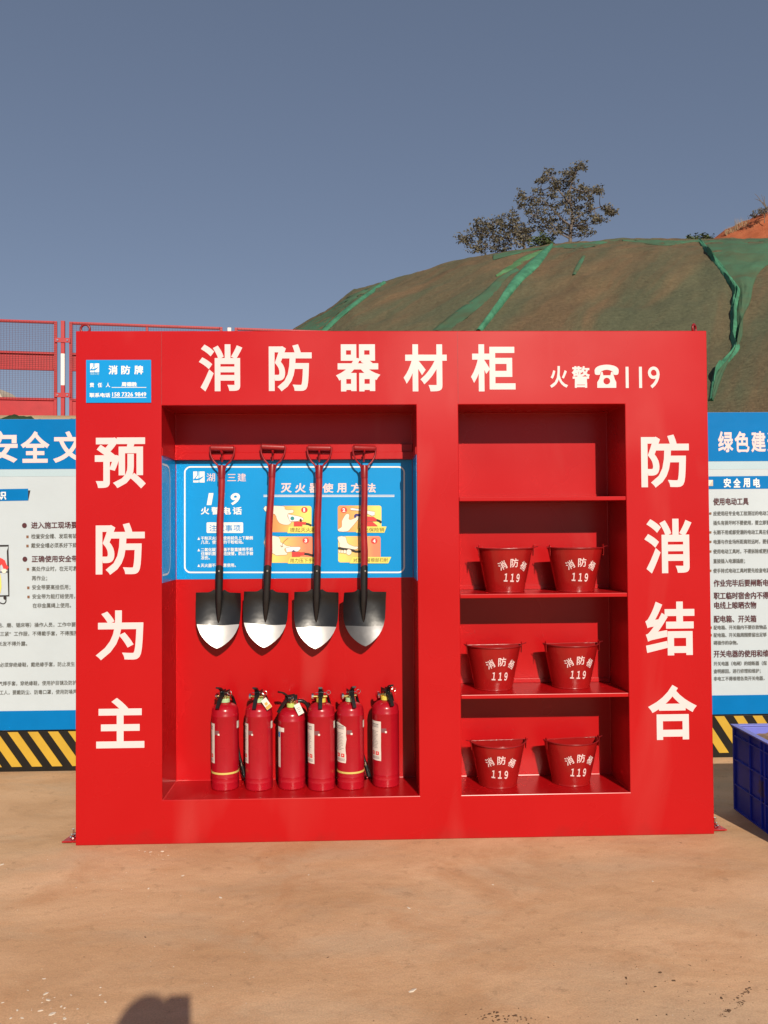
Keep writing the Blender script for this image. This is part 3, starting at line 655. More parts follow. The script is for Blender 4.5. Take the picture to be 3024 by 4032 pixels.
def fence_post(px, top_px, label, white):
    s = fence_s(px); o = f0+FDIR*s; zb = FZ['bot']-0.12; zt = atF(px, top_px, FD0+(FD1-FD0)*px/1000).z
    t = empty('fence_post', (s, 0, zb-2.5)); t.parent = fence; w = 0.021
    def seg(n, m, a, b): mb = MB(); mb.box((-w, -w, a-zb), (w, w, b-zb)); return mb.build(n, m, t, bevel=0.003)
    zs = sorted([zb, zt]+[z for z in white if zb < z < zt]); 
    edges = [zb]+white+[zt]; 
    for i in range(len(edges)-1): seg('red_section' if i % 2 == 0 else 'white_section', M['fence'] if i % 2 == 0 else M['fence_white'], edges[i], edges[i+1])
    for zz in (atF(px, 1339, FD0+.1).z, atF(px, 1556, FD0+.1).z):
        if zz > zt: continue
        mb = MB(); mb.box((-0.085, -0.030, zz-0.026-zb), (0.085, -0.0225, zz+0.026-zb)); br = mb.build('bracket', M['fence'], t, bevel=0.002)
        for sx in (-0.052, 0.052): m2 = MB(); m2.tube([(sx, -0.040, zz-zb), (sx, -0.030, zz-zb)], 0.010, 6); m2.build('bolt', M['chrome'], t)
    return t
zw0, zw1 = atF(248, 1517, FD0+.1).z, atF(248, 1391, FD0+.1).z
fence_post(248, 1263, 'red and white banded post standing clear of the cabinet at left', [zw0, zw1])
fence_post(904, 1290, 'pale topped fence post just showing above the cabinet header', [zw0, zw1, atF(904, 1305, 9.65).z])

# concrete ring lying behind the fence, far left
c = atD(-25, 1600, 14.5); t = empty('concrete_ring', (c.x, c.y, 2.58)); tag(t, 'cream concrete ring standing behind the fence at the left edge', 'concrete ring')
mb = MB(); R0, R1 = 0.29, 0.21; zc = c.z-2.58
for y0, y1 in ((-0.35, 0.35),):
    seg = 36; A = []
    for r, y in ((R0, y0), (R0, y1), (R1, y1), (R1, y0)): A.append([mb.bm.verts.new((r*math.cos(k*2*math.pi/seg), y, zc+r*math.sin(k*2*math.pi/seg))) for k in range(seg)])
    for i in range(4):
        for k in range(seg): mb.bm.faces.new((A[i][k], A[i][(k+1) % seg], A[(i+1) % 4][(k+1) % seg], A[(i+1) % 4][k]))
mb.build('ring_wall', M['pipe'], t, smooth=30)
mb = MB(); mb.lathe([(0.0, 0), (R1-0.002, 0)], 30); o = mb.build('end_plate', M['pipe_dark'], t); o.rotation_euler = (math.pi/2, 0, 0); o.location = (0, 0.2, zc)
mb = MB(); mb.box((-0.2, -0.3, -0.02), (0.2, 0.3, max(0.05, zc-R0+0.02))); mb.build('plinth', M['pipe'], t)

# ================================================================== FIRE EQUIPMENT CABINET
W, H, D = 3.0, 2.4, 0.2935
XA, XB, XC, XD = 0.4, 1.6, 1.8, 2.6
ZU, ZT = 0.2035, 2.0475
cab = empty('fire_equipment_cabinet'); tag(cab, 'large open red steel fire equipment cabinet with cream lettering', 'cabinet')
bm = bmesh.new(); X = [0, XA, XB, XC, XD, W]; Z = [0.0, ZU, ZT, H]
g = {(i, k): bm.verts.new((X[i], 0, Z[k])) for i in range(6) for k in range(4)}
for i in range(5):
    for k in range(3):
        if k == 1 and i in (1, 3): continue
        bm.faces.new((g[i, k], g[i+1, k], g[i+1, k+1], g[i, k+1]))
DB = D+0.02
bk = {(i, k): bm.verts.new((X[i], DB, Z[k])) for i in (0, 5) for k in (0, 3)}
inner = {}
for (i0, i1) in ((1, 2), (3, 4)):
    q = {(i, k): bm.verts.new((X[i], D, Z[k])) for i in (i0, i1) for k in (1, 2)}
    bm.faces.new((q[i0, 1], q[i1, 1], q[i1, 2], q[i0, 2]))
    bm.faces.new((g[i0, 1], q[i0, 1], q[i0, 2], g[i0, 2])); bm.faces.new((g[i1, 1], q[i1, 1], q[i1, 2], g[i1, 2]))
    bm.faces.new((g[i0, 1], g[i1, 1], q[i1, 1], q[i0, 1])); bm.faces.new((g[i0, 2], g[i1, 2], q[i1, 2], q[i0, 2]))
bm.faces.new((bk[0, 0], bk[5, 0], bk[5, 3], bk[0, 3]))
bm.faces.new([g[0, k] for k in range(4)]+[bk[0, 3], bk[0, 0]]); bm.faces.new([g[5, k] for k in range(4)]+[bk[5, 3], bk[5, 0]])
bm.faces.new([g[i, 3] for i in range(6)]+[bk[5, 3], bk[0, 3]]); bm.faces.new([g[i, 0] for i in range(6)]+[bk[5, 0], bk[0, 0]])
mb = MB(); mb.bm.free(); mb.bm = bm
mb.build('body', M['red'], cab, bevel=0.0035)
for z in (1.6065, 1.1465, 0.672):
    mb = MB(); mb.box((XC+0.001, 0.002, z-0.019), (XD-0.001, D-0.001, z)); mb.build('shelf', M['red'], cab, bevel=0.0025)
    mb = MB(); mb.box((XC+0.002, D-0.006, z+0.001), (XD-0.002, D-0.0015, z+0.022)); mb.build('weld_strip', M['red'], cab, bevel=0.001)
for xs_ in (XA, XC):
    mb = MB(); mb.box((xs_-0.0012, -0.0005, ZT+0.004), (xs_+0.0012, 0.0004, H-0.004)); mb.build('weld_seam', M['seam'], cab)
# the hanging rail inside the left bay
mb = MB(); mb.box((XA+0.001, 0.270, 1.848), (XB-0.001, D-0.001, 1.888)); mb.build('upper_rail', M['red'], cab, bevel=0.002)
mb = MB(); mb.box((XA+0.001, 0.256, 1.812), (XB-0.001, D-0.001, 1.8475)); mb.build('lower_rail', M['red'], cab, bevel=0.002)
for xa, xb in ((XA+0.0005, XA+0.005), (XB-0.005, XB-0.0005)):
    mb = MB(); mb.box((xa, 0.004, 1.812), (xb, 0.2555, 1.8475)); mb.build('side_rail', M['red'], cab, bevel=0.001)
# lifting eyes and bolted anchor plates
for px, py in ((336, 1290), (2733, 1298)):
    q = atY(px, py, 0.03); mb = MB(); mb.torus(0.021, 0.0058, Matrix.Translation((q.x, 0.03, H+0.016)) @ Matrix.Rotation(math.radians(90), 4, 'X'), 26, 10)
    o = mb.build('lifting_eye', M['fork'], cab, smooth=60)
    if px > 1500:
        o.location = (q.x, 0.03, 0); o.data.transform(Matrix.Translation((-q.x, -0.03, 0))); o.rotation_euler = (0, 0, math.radians(48))
for xs_, sg in ((0, -1), (W, 1)):
    q = 0.075
    mb = MB(); mb.slab([(xs_+sg*0.001, 0.025, 0.006), (xs_+sg*0.072, 0.025, 0.006), (xs_+sg*0.055, 0.12, 0.006), (xs_+sg*0.001, 0.12, 0.006)], (0, 0, 0.006)); pl = mb.build('anchor_plate', M['red'], cab, bevel=0.001)
    mb = MB(); mb.tube([(xs_+sg*0.036, q, 0.0125), (xs_+sg*0.036, q, 0.016)], 0.016, 14); mb.build('washer', M['chrome'], pl)
    mb = MB(); mb.tube([(xs_+sg*0.036, q, 0.0162), (xs_+sg*0.036, q, 0.028)], 0.011, 6); mb.build('nut', M['chrome'], pl)
    mb = MB(); mb.tube([(xs_+sg*0.036, q, 0.0283), (xs_+sg*0.036, q, 0.052)], 0.0055, 8); mb.build('bolt', M['chrome'], pl)
# big lettering
k = 1.8228
for ch, a, b in (('消', 783, 955), ('防', 1058, 1228), ('器', 1322, 1498), ('材', 1588, 1760), ('柜', 1853, 2030)): px_glyph(ch, a, 1356, b, 1541, 0, cab, M['letter'], 0.027, off=0.0015)
for ch, x0, y0, x1, y1 in (('预', 205, 945, 315, 1055), ('防', 207, 1130, 313, 1241), ('为', 207, 1319, 310, 1425), ('主', 208, 1508, 312, 1615),
                           ('防', 1384, 939, 1489, 1053), ('消', 1391, 1121, 1495, 1238), ('结', 1393, 1300, 1501, 1415), ('合', 1399, 1480, 1506, 1597)):
    px_glyph(ch, x0*k, y0*k, x1*k, y1*k, 0, cab, M['letter'], 0.027, off=0.0015)
for ch, x0, x1 in (('火', 716, 795), ('警', 810, 890)): px_glyph(ch, 1512+x0/1.0972, 1200+265/1.0972, 1512+x1/1.0972, 1200+359/1.0972, 0, cab, M['letter'], 0.022, off=0.0015)
px_glyph('119', 1512+1043/1.0972, 1200+267/1.0972, 1512+1191/1.0972, 1200+361/1.0972, 0, cab, M['letter'], 0.006, off=0.0015)
def P2(X, Y): return 1512+X/1.0972, 1200+Y/1.0972
ph = px_poly([P2(*q) for q in smooth_pts([(910, 292), (912, 276), (930, 264), (962, 259), (994, 264), (1011, 276), (1013, 292), (1008, 302), (992, 302), (986, 288), (962, 281), (938, 288), (932, 302), (914, 302)], 3, True)], 0, cab, M['letter'], 0.0015, 'telephone_handset')
outer = smooth_pts([(944, 292), (948, 306), (976, 306), (980, 292), (986, 300), (992, 316), (1003, 340), (1004, 359), (920, 359), (921, 340), (932, 316), (938, 300)], 1, True)
v3 = [atY(*P2(*q), 0) for q in [(938, 290), (944, 290), (947, 305), (978, 305), (981, 290), (987, 290), (996, 320), (1003, 335), (1003, 359), (921, 359), (921, 335), (930, 320)]]
cx_, cz_ = atY(*P2(962, 330), 0).x, atY(*P2(962, 330), 0).z; r2 = 0.0165
hole = [(cx_+r2*math.cos(a*math.pi/6+math.pi/2), cz_+r2*math.sin(a*math.pi/6+math.pi/2)) for a in range(12)]
mb = MB(); vo = [mb.bm.verts.new((p.x, -0.0015, p.z)) for p in v3]; vh = [mb.bm.verts.new((a, -0.0015, b)) for a, b in hole]
ed = [mb.bm.edges.new((vo[i], vo[(i+1) % 12])) for i in range(12)]+[mb.bm.edges.new((vh[i], vh[(i+1) % 12])) for i in range(12)]
bmesh.ops.triangle_fill(mb.bm, use_beauty=True, edges=ed); mb.build('telephone_body', M['letter'], cab)

# blue responsibility plate
a, b = atY(340, 1418, 0), atY(596, 1586, 0)
mb = MB(); mb.box((a.x, -0.005, b.z), (b.x, -0.0008, a.z)); plate = mb.build('name_plate', M['poster'], cab, bevel=0.001)
plate['label'] = 'small blue contact plate at the upper left'
def logo(px0, py0, px1, py1, Y, parent, off):
    w, h = px1-px0, py1-py0
    def q(l): return [(px0+w*x, py0+h*y) for x, y in l]
    px_poly(q([(0, 0), (1, 0), (1, 1), (0, 1)]), Y, parent, M['white'], off, 'emblem')
    px_poly(q([(0.44, 0), (0.58, 0), (0.58, 1), (0.44, 1)]), Y, parent, M['ice'], off+0.0006, 'emblem_bar')
    px_poly(q([(0.36, 0), (0.44, 0), (0.44, 0.3), (0.36, 0.34)]), Y, parent, M['poster'], off+0.0006, 'emblem_gap')
    px_poly(q(smooth_pts([(0.0, 0.74), (0.12, 0.62), (0.36, 0.33), (0.44, 0.30), (0.30, 0.48), (0.22, 0.64), (0.5, 0.62), (0.92, 0.42), (0.62, 0.72), (0.3, 0.80), (0.0, 0.78)], 3, True)), Y, parent, M['poster'], off+0.0012, 'emblem_swoosh')
def P4(X, Y): return 260+X/1.843, 1230+Y/1.843
logo(*P4(178, 372), *P4(243, 436), 0, plate, 0.0058)
px_glyph('湖南三建', *P4(178, 440), *P4(243, 455), 0, plate, M['ice'], 0.01, 'lettering', 0.0058)
for ch, a, b in (('消', 310, 377), ('防', 403, 468), ('牌', 497, 562)): px_glyph(ch, *P4(a, 387), *P4(b, 452), 0, plate, M['white'], 0.03, 'character', 0.0058)
for ch, a, b in (('责', 175, 206), ('任', 232, 265), ('人', 291, 323)): px_glyph(ch, *P4(a, 512), *P4(b, 545), 0, plate, M['white'], 0.03, 'character', 0.0058)
px_glyph('周德胜', *P4(405, 507), *P4(517, 540), 0, plate, M['white'], 0.03, 'lettering', 0.0058)
px_glyph('联系电话', *P4(173, 586), *P4(323, 618), 0, plate, M['white'], 0.03, 'lettering', 0.0058)
px_glyph('158 7326 9849', *P4(338, 581), *P4(584, 612), 0, plate, M['white'], 0.02, 'lettering', 0.0058)
for yy in (546, 619): px_stroke([P4(334, yy), P4(585, yy)], 2.2, 0, plate, M['white'], 0.0058, 'ruled_line')

# instruction poster across the back of the left bay, its ends folded on to the side walls
YP = D-0.0015
mb = MB(); mb.box((XA+0.004, YP-0.001, 1.213), (XB-0.004, YP+0.0008, 1.8105)); poster = mb.build('instruction_poster', M['poster'], cab)
poster['label'] = 'blue instruction poster on the back of the left bay'
mb = MB(); mb.box((XA+0.0004, 0.004, 1.213), (XA+0.0016, YP-0.002, 1.8105)); mb.build('side_poster', M['poster'], cab)
mb = MB(); mb.box((XB-0.0016, 0.004, 1.213), (XB-0.0004, YP-0.002, 1.8105)); mb.build('side_poster', M['poster'], cab)
pts = [(y, z) for y, z in [(0.004, 1.772), (0.10, 1.772), (0.135, 1.765), (0.155, 1.742), (0.160, 1.70), (0.160, 1.32), (0.155, 1.28), (0.135, 1.258), (0.10, 1.250), (0.004, 1.250)]]
mb = MB(); w = 0.010; vs = []
for i, (y, z) in enumerate(pts):
    a = Vector(pts[max(i-1, 0)]); b = Vector(pts[min(i+1, len(pts)-1)]); d = (b-a).normalized(); m_ = Vector((-d.y, d.x))*w/2
    vs.append((mb.bm.verts.new((XA+0.0024, y+m_.x, z+m_.y)), mb.bm.verts.new((XA+0.0024, y-m_.x, z-m_.y))))
for p, q in zip(vs, vs[1:]): mb.bm.faces.new((p[0], q[0], q[1], p[1]))
mb.build('side_poster_border', M['white'], cab)
OP = 0.0020
def P3(X, Y): return 600+X/1.508, 1700+Y/1.508
def PB(X, Y): return 700+X/3.318, 1800+Y/3.318
def PC(X, Y): return 1040+X/6.636, 1950+Y/6.636
def PD(X, Y): return 1300+X/6.381, 1950+Y/6.381
def pp(pts, m, o=OP, name='print', F=P3): return px_poly([F(*q) for q in pts], YP, poster, M[m], o, name)
def ps(pts, w, m, o=OP, name='line', F=P3, closed=False): return px_stroke([F(*q) for q in pts], w, YP, poster, M[m], o, name, closed)
ps(rrect(193, 209, 1495, 835, 34), 5.8, 'white', name='border', closed=True)
logo(*PB(203, 187), *PB(352, 332), YP, poster, OP)
for ch, a, b in (('湖', 376, 488), ('南', 515, 625), ('三', 648, 762), ('建', 780, 893)): px_glyph(ch, *PB(a, 212 if ch != '三' else 222), *PB(b, 318 if ch != '三' else 312), YP, poster, M['letter'], 0.005, 'character', OP)
for ch, a, b in (('1', 378, 440), ('1', 528, 590), ('9', 672, 795)): px_glyph(ch, *PB(a, 470), *PB(b, 626), YP, poster, M['white'], 0.03, 'character', OP, shear=0.011)
for ch, a, b in (('火', 300, 415), ('警', 438, 555), ('电', 575, 695), ('话', 718, 838)): px_glyph(ch, *PB(a, 652), *PB(b, 750), YP, poster, M['white'], 0.03, 'character', OP)
pp(rrect(377, 852, 854, 990, 14), 'white', OP, 'notice_box', PB)
for i, (ch, a, b) in enumerate((('注', 412, 510), ('意', 518, 612), ('事', 622, 716), ('项', 728, 824))): px_glyph(ch, *PB(a, 885), *PB(b, 970), YP, poster, M['poster'], 0.01, 'character', OP+0.0008)
for s, X, Y_ in (('干粉灭火器在使用前先上下颠倒', 300, 1060), ('几次，使筒内的干粉松动。', 303, 1112), ('二氧化碳灭火器不能直接用手抓', 300, 1210), ('住喇叭筒金属连接管，防止手被', 303, 1262), ('冻伤。', 303, 1315), ('灭火器不要随意使用。', 300, 1415)):
    px_line(s, *PB(X, Y_), 48.3/3.318, 46/3.318, YP, poster, M['white'], 0.02, 'lettering', OP)
for Y_ in (1062, 1212, 1415): pp([(258, Y_+18), (292, Y_+18), (275, Y_-18)], 'white', OP, 'triangle_mark', PB)
for ch, a, b in (('灭', 762, 828), ('火', 846, 912), ('器', 930, 993), ('使', 1010, 1076), ('用', 1095, 1152), ('方', 1177, 1243), ('法', 1262, 1327)):
    px_glyph(ch, *P3(a, 306), *P3(b, 362), YP, poster, M['letter'], 0.03, 'character', OP)
for yy, w in ((377, 2.5), (385, 2.5)): ps([(660, yy), (1437, yy)], w, 'white', name='ruled_line')
# four picture panels
pn = [((692, 440, 945, 596), 'g_right'), ((1101, 438, 1360, 595), 'g_right'), ((688, 622, 954, 778), 'g_left'), ((1103, 620, 1355, 776), 'g_left')]
for (x0, y0, x1, y1), m in pn: pp(rrect(x0, y0, x1, y1, 14, 4), m, OP, 'picture_panel')
def badge(cx, cy2, ch):
    pp(circ(cx, cy2, 19, 17), 'badge', OP+0.0012, 'number_disc'); px_glyph(ch, *P3(cx-(7 if ch == '1' else 8), cy2-11), *P3(cx+(4 if ch == '1' else 8), cy2+11), YP, poster, M['white'], 0.05, 'numeral', OP+0.002)
badge(903, 464, '1'); badge(1137, 465, '2'); badge(911, 646, '3'); badge(1317, 648, '4')
def shape(pts, m, F, o=OP+0.0008, sm=2, outline='brown', name='drawn_shape', w=1.1):
    q = smooth_pts(pts, sm, True) if sm > 1 else pts
    pp(q, m, o, name, F)
    if outline: ps(q, w, outline, o+0.0004, 'drawn_outline', F, True)
# picture 1: a hand lifting the valve
shape([(30, 285), (510, 285), (540, 360), (650, 385), (740, 372), (775, 410), (745, 465), (635, 480), (618, 560), (690, 680), (720, 700), (650, 770), (520, 772), (400, 725), (330, 620), (280, 500), (30, 420)], 'cream', PC, name='drawn_hand')
shape([(622, 490), (960, 560), (1035, 610), (1010, 655), (930, 640), (890, 680), (680, 690), (630, 570)], 'white', PC, OP+0.0018, 1, name='drawn_lever')
pp(circ(740, 605, 52, 50), 'teal', OP+0.0026, 'drawn_dial', PC); pp([(940, 612), (975, 612), (990, 690), (930, 690)], 'black', OP+0.0026, 'drawn_spring', PC)
shape([(780, 690), (990, 690), (1000, 812), (780, 812)], 'badge', PC, OP+0.0014, 1, name='drawn_valve'); shape([(985, 700), (1100, 705), (1085, 770), (990, 760)], 'badge', PC, OP+0.0014, 1, name='drawn_valve')
ps([(1090, 745), (1160, 755), (1238, 795)], 8, 'black', OP+0.0014, 'drawn_hose', PC)
pp([(650, 820), (1480, 815), (1450, 990), (608, 990)], 'pyellow', OP+0.0020, 'caption_strip', PC); px_line('提起灭火器', *PC(675, 905), 137/6.636, 112/6.636, YP, poster, M['olive'], 0.01, 'lettering', OP+0.0028)
# picture 2: a hand pulling the pin
shape([(195, 850), (290, 790), (290, 660), (350, 540), (405, 470), (470, 470), (485, 520), (470, 590), (520, 612), (640, 560), (700, 520), (735, 560), (640, 690), (520, 830), (430, 912), (230, 912), (192, 870)], 'cream', PD, name='drawn_hand')
ps(smooth_pts([(640, 560), (625, 520), (660, 490), (720, 500), (790, 500)], 3), 8, 'navy', OP+0.0018, 'drawn_pin', PD)
shape([(500, 330), (560, 318), (1120, 415), (1120, 500), (1050, 520), (780, 400), (520, 375)], 'white', PD, OP+0.0018, 1, name='drawn_lever')
shape([(780, 530), (1090, 545), (1170, 600), (1160, 655), (1060, 660), (780, 670)], 'badge', PD, OP+0.0014, 1, name='drawn_valve'); shape([(760, 790), (800, 670), (1060, 670), (1180, 760), (1190, 790)], 'badge', PD, OP+0.0012, 1, name='drawn_cylinder')
ps([(1165, 625), (1230, 645), (1288, 690)], 9, 'black', OP+0.0014, 'drawn_hose', PD)
pp([(715, 785), (1415, 785), (1362, 940), (650, 940)], 'pyellow', OP+0.0022, 'caption_strip', PD); px_line('拔出保险销', *PD(708, 868), 131/6.381, 100/6.381, YP, poster, M['olive'], 0.01, 'lettering', OP+0.003)
# picture 3: pressing the lever
shape([(30, 1082), (375, 1082), (430, 1220), (520, 1270), (590, 1320), (690, 1330), (695, 1365), (640, 1400), (530, 1400), (570, 1480), (610, 1520), (580, 1560), (430, 1565), (320, 1575), (250, 1530), (30, 1400)], 'cream', PC, name='drawn_hand')
shape([(560, 1380), (700, 1345), (930, 1345), (960, 1380), (940, 1415), (880, 1470), (700, 1475), (590, 1495)], 'white', PC, OP+0.0018, 1, name='drawn_lever')
pp([(720, 1470), (770, 1430), (830, 1468)], 'navy', OP+0.0026, 'drawn_spring', PC)
shape([(725, 1480), (935, 1480), (940, 1600), (730, 1610)], 'badge', PC, OP+0.0014, 1, name='drawn_valve'); shape([(930, 1490), (1060, 1488), (1045, 1565), (940, 1580)], 'badge', PC, OP+0.0014, 1, name='drawn_valve')
ps([(1050, 1530), (1150, 1540), (1285, 1580)], 9, 'black', OP+0.0014, 'drawn_hose', PC)
ps(smooth_pts([(635, 1120), (540, 1190), (490, 1260), (465, 1350)], 3), 1.6, 'brown', OP+0.003, 'drawn_arrow', PC); ps([(428, 1310), (465, 1352), (500, 1325)], 1.6, 'brown', OP+0.003, 'drawn_arrow', PC)
pp([(680, 1622), (1480, 1622), (1450, 1785), (615, 1785)], 'pyellow', OP+0.0020, 'caption_strip', PC); px_line('用力压下手柄', *PC(675, 1705), 119/6.636, 108/6.636, YP, poster, M['olive'], 0.01, 'lettering', OP+0.0028)
# picture 4: a fist on the hose
shape([(200, 1040), (385, 1040), (430, 1190), (520, 1250), (620, 1285), (690, 1285), (700, 1330), (650, 1362), (580, 1360), (400, 1335), (240, 1300), (240, 1220), (200, 1130)], 'cream', PD, name='drawn_hand')
ps([(200, 1330), (500, 1370), (640, 1415), (820, 1415)], 9, 'black', OP+0.0014, 'drawn_hose', PD)
for cx, r in ((245, 34), (300, 38), (370, 44), (470, 72)): shape(circ(cx, 1400+r*0.4, r, r*1.05, 12), 'cream', PD, OP+0.0020+cx*1e-6, 1, name='drawn_finger', w=0.8)
pp([(570, 1550), (1532, 1550), (1458, 1710), (487, 1710)], 'pyellow', OP+0.0026, 'caption_strip', PD); px_line('对准火苗根部扫射', *PD(575, 1632), 110/6.381, 100/6.381, YP, poster, M['olive'], 0.01, 'lettering', OP+0.0034)

# ================================================================== SHOVELS
def make_shovel(grip, sock, btop, tip, label, yaw=0.0, tipscale=1.0, paint_z=0.118, warm='silver'):
    Ls = Vector((grip[0], 0, grip[1])); top = Vector((grip[0], 0.232, grip[1]))
    t = empty('shovel', top); tag(t, label, 'shovel', 'black round point shovels hung in the left bay')
    tilt = math.atan2(grip[0]-tip[0], grip[1]-tip[1]); 
    L = math.hypot(tip[0]-grip[0], grip[1]-tip[1]); zb = -(grip[1]-btop[1]); zs = -(grip[1]-sock[1]); zt = -L
    mb = MB(); n = 14; mb.tube([(-0.058, 0, 0.0), (-0.055, 0, 0.0), (-0.048, 0, 0), (0.048, 0, 0), (0.055, 0, 0), (0.058, 0, 0)], [0.010, 0.0145, 0.0150, 0.0150, 0.0145, 0.010], 14); mb.build('grip', M['wood'], t, smooth=50)
    fz = -0.098
    for s in (-1, 1):
        mb = MB(); pts = smooth_pts([(s*0.060, 0, 0.006), (s*0.060, 0, -0.012), (s*0.056, 0, -0.035), (s*0.040, 0, -0.066), (s*0.020, 0, -0.088), (s*0.012, 0, fz-0.02)], 4)
        mb.tube(pts, 0.0048, 8); mb.build('fork_arm', M['fork'], t, smooth=60)
    mb = MB(); mb.box((-0.006, -0.004, -0.070), (0.006, 0.052, -0.006)); mb.bm.verts.ensure_lookup_table()
    mb2 = MB(); mb2.tube([(0, 0, -0.012), (0, 0.004, -0.040), (0, 0.010, -0.068)], 0.0048, 8); mb.bm.free(); mb2.build('centre_strut', M['fork'], t, smooth=60)
    mb = MB(); mb.lathe([(0.0, fz+0.012), (0.015, fz+0.012), (0.0185, fz), (0.0185, fz-0.052), (0.016, fz-0.053)], 18); mb.build('ferrule', M['fork'], t, smooth=40)
    mb = MB(); zz = [fz-0.02+(zs-0.02-fz+0.02)*i/10 for i in range(11)]
    mb.tube([(0.002*math.sin(i*0.9), 0.001*math.cos(i), z) for i, z in enumerate(zz)], [0.0158+0.0008*math.sin(i*1.7)+0.0002*i for i in range(11)], 16); mb.build('shaft', M['wood'], t, smooth=60)
    # socket: a pressed tube with a pointed upper edge, running into the blade
    mb = MB(); seg = 20; prof = [(zs-0.012, 0.0196), (zs-0.04, 0.0196), (zs-0.075, 0.0192), (zb-0.02, 0.0185), (zb-0.06, 0.0165), (zb-0.10, 0.0125), (zb-0.135, 0.0075), (zb-0.152, 0.002)]
    rings = []
    for j, (z, r) in enumerate(prof):
        ring = []
        for q in range(seg):
            a = q*2*math.pi/seg; dz = 0.017*max(0, -math.sin(a)) if j == 0 else 0
            flat = 0 if j < 3 else (j-2)*0.0026
            ring.append(mb.bm.verts.new((r*math.cos(a), r*math.sin(a)*(1 if j < 4 else 0.85)+flat*0.4, z+dz)))
        rings.append(ring)
    for A, B in zip(rings, rings[1:]):
        for q in range(seg): mb.bm.faces.new((A[q], A[(q+1) % seg], B[(q+1) % seg], B[q]))
    mb.build('socket', M['blackpaint'], t, smooth=50)
    mb = MB(); mb.tube([(0, -0.0215, zs-0.025), (0, -0.0185, zs-0.025)], 0.0042, 10); mb.build('rivet', M['chrome'], t)
    # blade, dished towards the front
    Lb = zb-zt; hw = 0.1105
    def half(u):
        return float(np.interp(u, [0, .1, .3, .5, .62, .72, .8, .87, .93, .97, 1.0], [0.99, 0.995, 1.0, 0.975, 0.90, 0.79, 0.66, 0.50, 0.32, 0.17, 0.0]))*hw
    nu, nv = 30, 24
    def blade_pt(u, s):
        w_ = half(u); x = s*w_
        ed = 0.010*math.exp(-((abs(x)-0.028)/0.014)**2)*max(0, 1-u*14)+ (0.004 if u == 0 and abs(s) < 0.3 else 0)
        z = zb-u*Lb+ed
        dish = 0.024*(x/hw)**2*(1-0.3*u)+0.014*abs(x/hw)**5*max(0, 1-u*1.8)
        y = 0.018-dish+0.008*math.sin(math.pi*min(1, u*1.05))-0.028*u-0.020*u**2 - 0.006*math.exp(-(u*9)**2)
        y += 0.00025*fbm(Vector((x*25+grip[0]*7, z*25, 0)), 2)
        return Vector((x, y, z))
    def sheet(u0f, u1f, name, mat):
        m2 = MB(); g = []
        for j in range(nu+1):
            row = []
            for i in range(nv+1):
                s = -1+2*i/nv; a, b = u0f(s), u1f(s); row.append(m2.bm.verts.new(blade_pt(a+(b-a)*j/nu, s)))
            g.append(row)
        fs = [m2.bm.faces.new((g[j][i], g[j][i+1], g[j+1][i+1], g[j+1][i])) for j in range(nu) for i in range(nv)]
        bmesh.ops.remove_doubles(m2.bm, verts=m2.bm.verts, dist=1e-5)
        ed = bmesh.ops.extrude_face_region(m2.bm, geom=list(m2.bm.faces)); vs = [e for e in ed['geom'] if isinstance(e, bmesh.types.BMVert)]
        bmesh.ops.translate(m2.bm, verts=vs, vec=(0, 0.0022, 0))
        return m2.build(name, mat, t, smooth=60)
    up = 1-paint_z/Lb
    wob = random.uniform(0, 6)
    line = lambda s: up+0.012*math.sin(s*2.2+wob)+0.012*(1-s*s)
    sheet(lambda s: 0.0, line, 'blade', M['blackpaint']); sheet(line, lambda s: 1.0, 'blade_tip', M[warm])
    t.rotation_euler = (math.radians(-0.6), -tilt*-1, yaw)
    return t
sh = [((0.645, 1.868), (0.646, 1.282), (0.645, 1.150), (0.621, 0.877), 'black shovel hanging furthest left over the company name', 0.05, 0.116),
      ((0.898, 1.872), (0.877, 1.280), (0.872, 1.150), (0.850, 0.879), 'black shovel between the 119 heading and panel one, slightly tilted', 0.06, 0.115),
      ((1.129, 1.866), (1.117, 1.278), (1.114, 1.148), (1.105, 0.869), 'black shovel hanging straight between the two columns of pictures', 0.0, 0.108),
      ((1.354, 1.865), (1.359, 1.276), (1.356, 1.146), (1.340, 0.880), 'black shovel furthest right, its duller grey tip turned to the side', 0.30, 0.100)]
for g_, s_, b_, t_, lab, yw, pz in sh: make_shovel(g_, s_, b_, t_, lab, yaw=yw, paint_z=pz, warm='steel' if yw > 0.2 else 'silver')
# the pegs the grips hang on
for x in (0.645, 0.898, 1.129, 1.354):
    mb = MB(); mb.box((x-0.006, 0.200, 1.838), (x+0.006, 0.2555, 1.846)); mb.box((x-0.006, 0.196, 1.800), (x+0.006, 0.202, 1.8455))
    mb.bm.free(); mb = MB(); mb.tube([(x, 0.256, 1.842), (x, 0.215, 1.842), (x, 0.203, 1.845), (x, 0.199, 1.852)], 0.0045, 8); mb.build('peg', M['red'], cab, smooth=50)

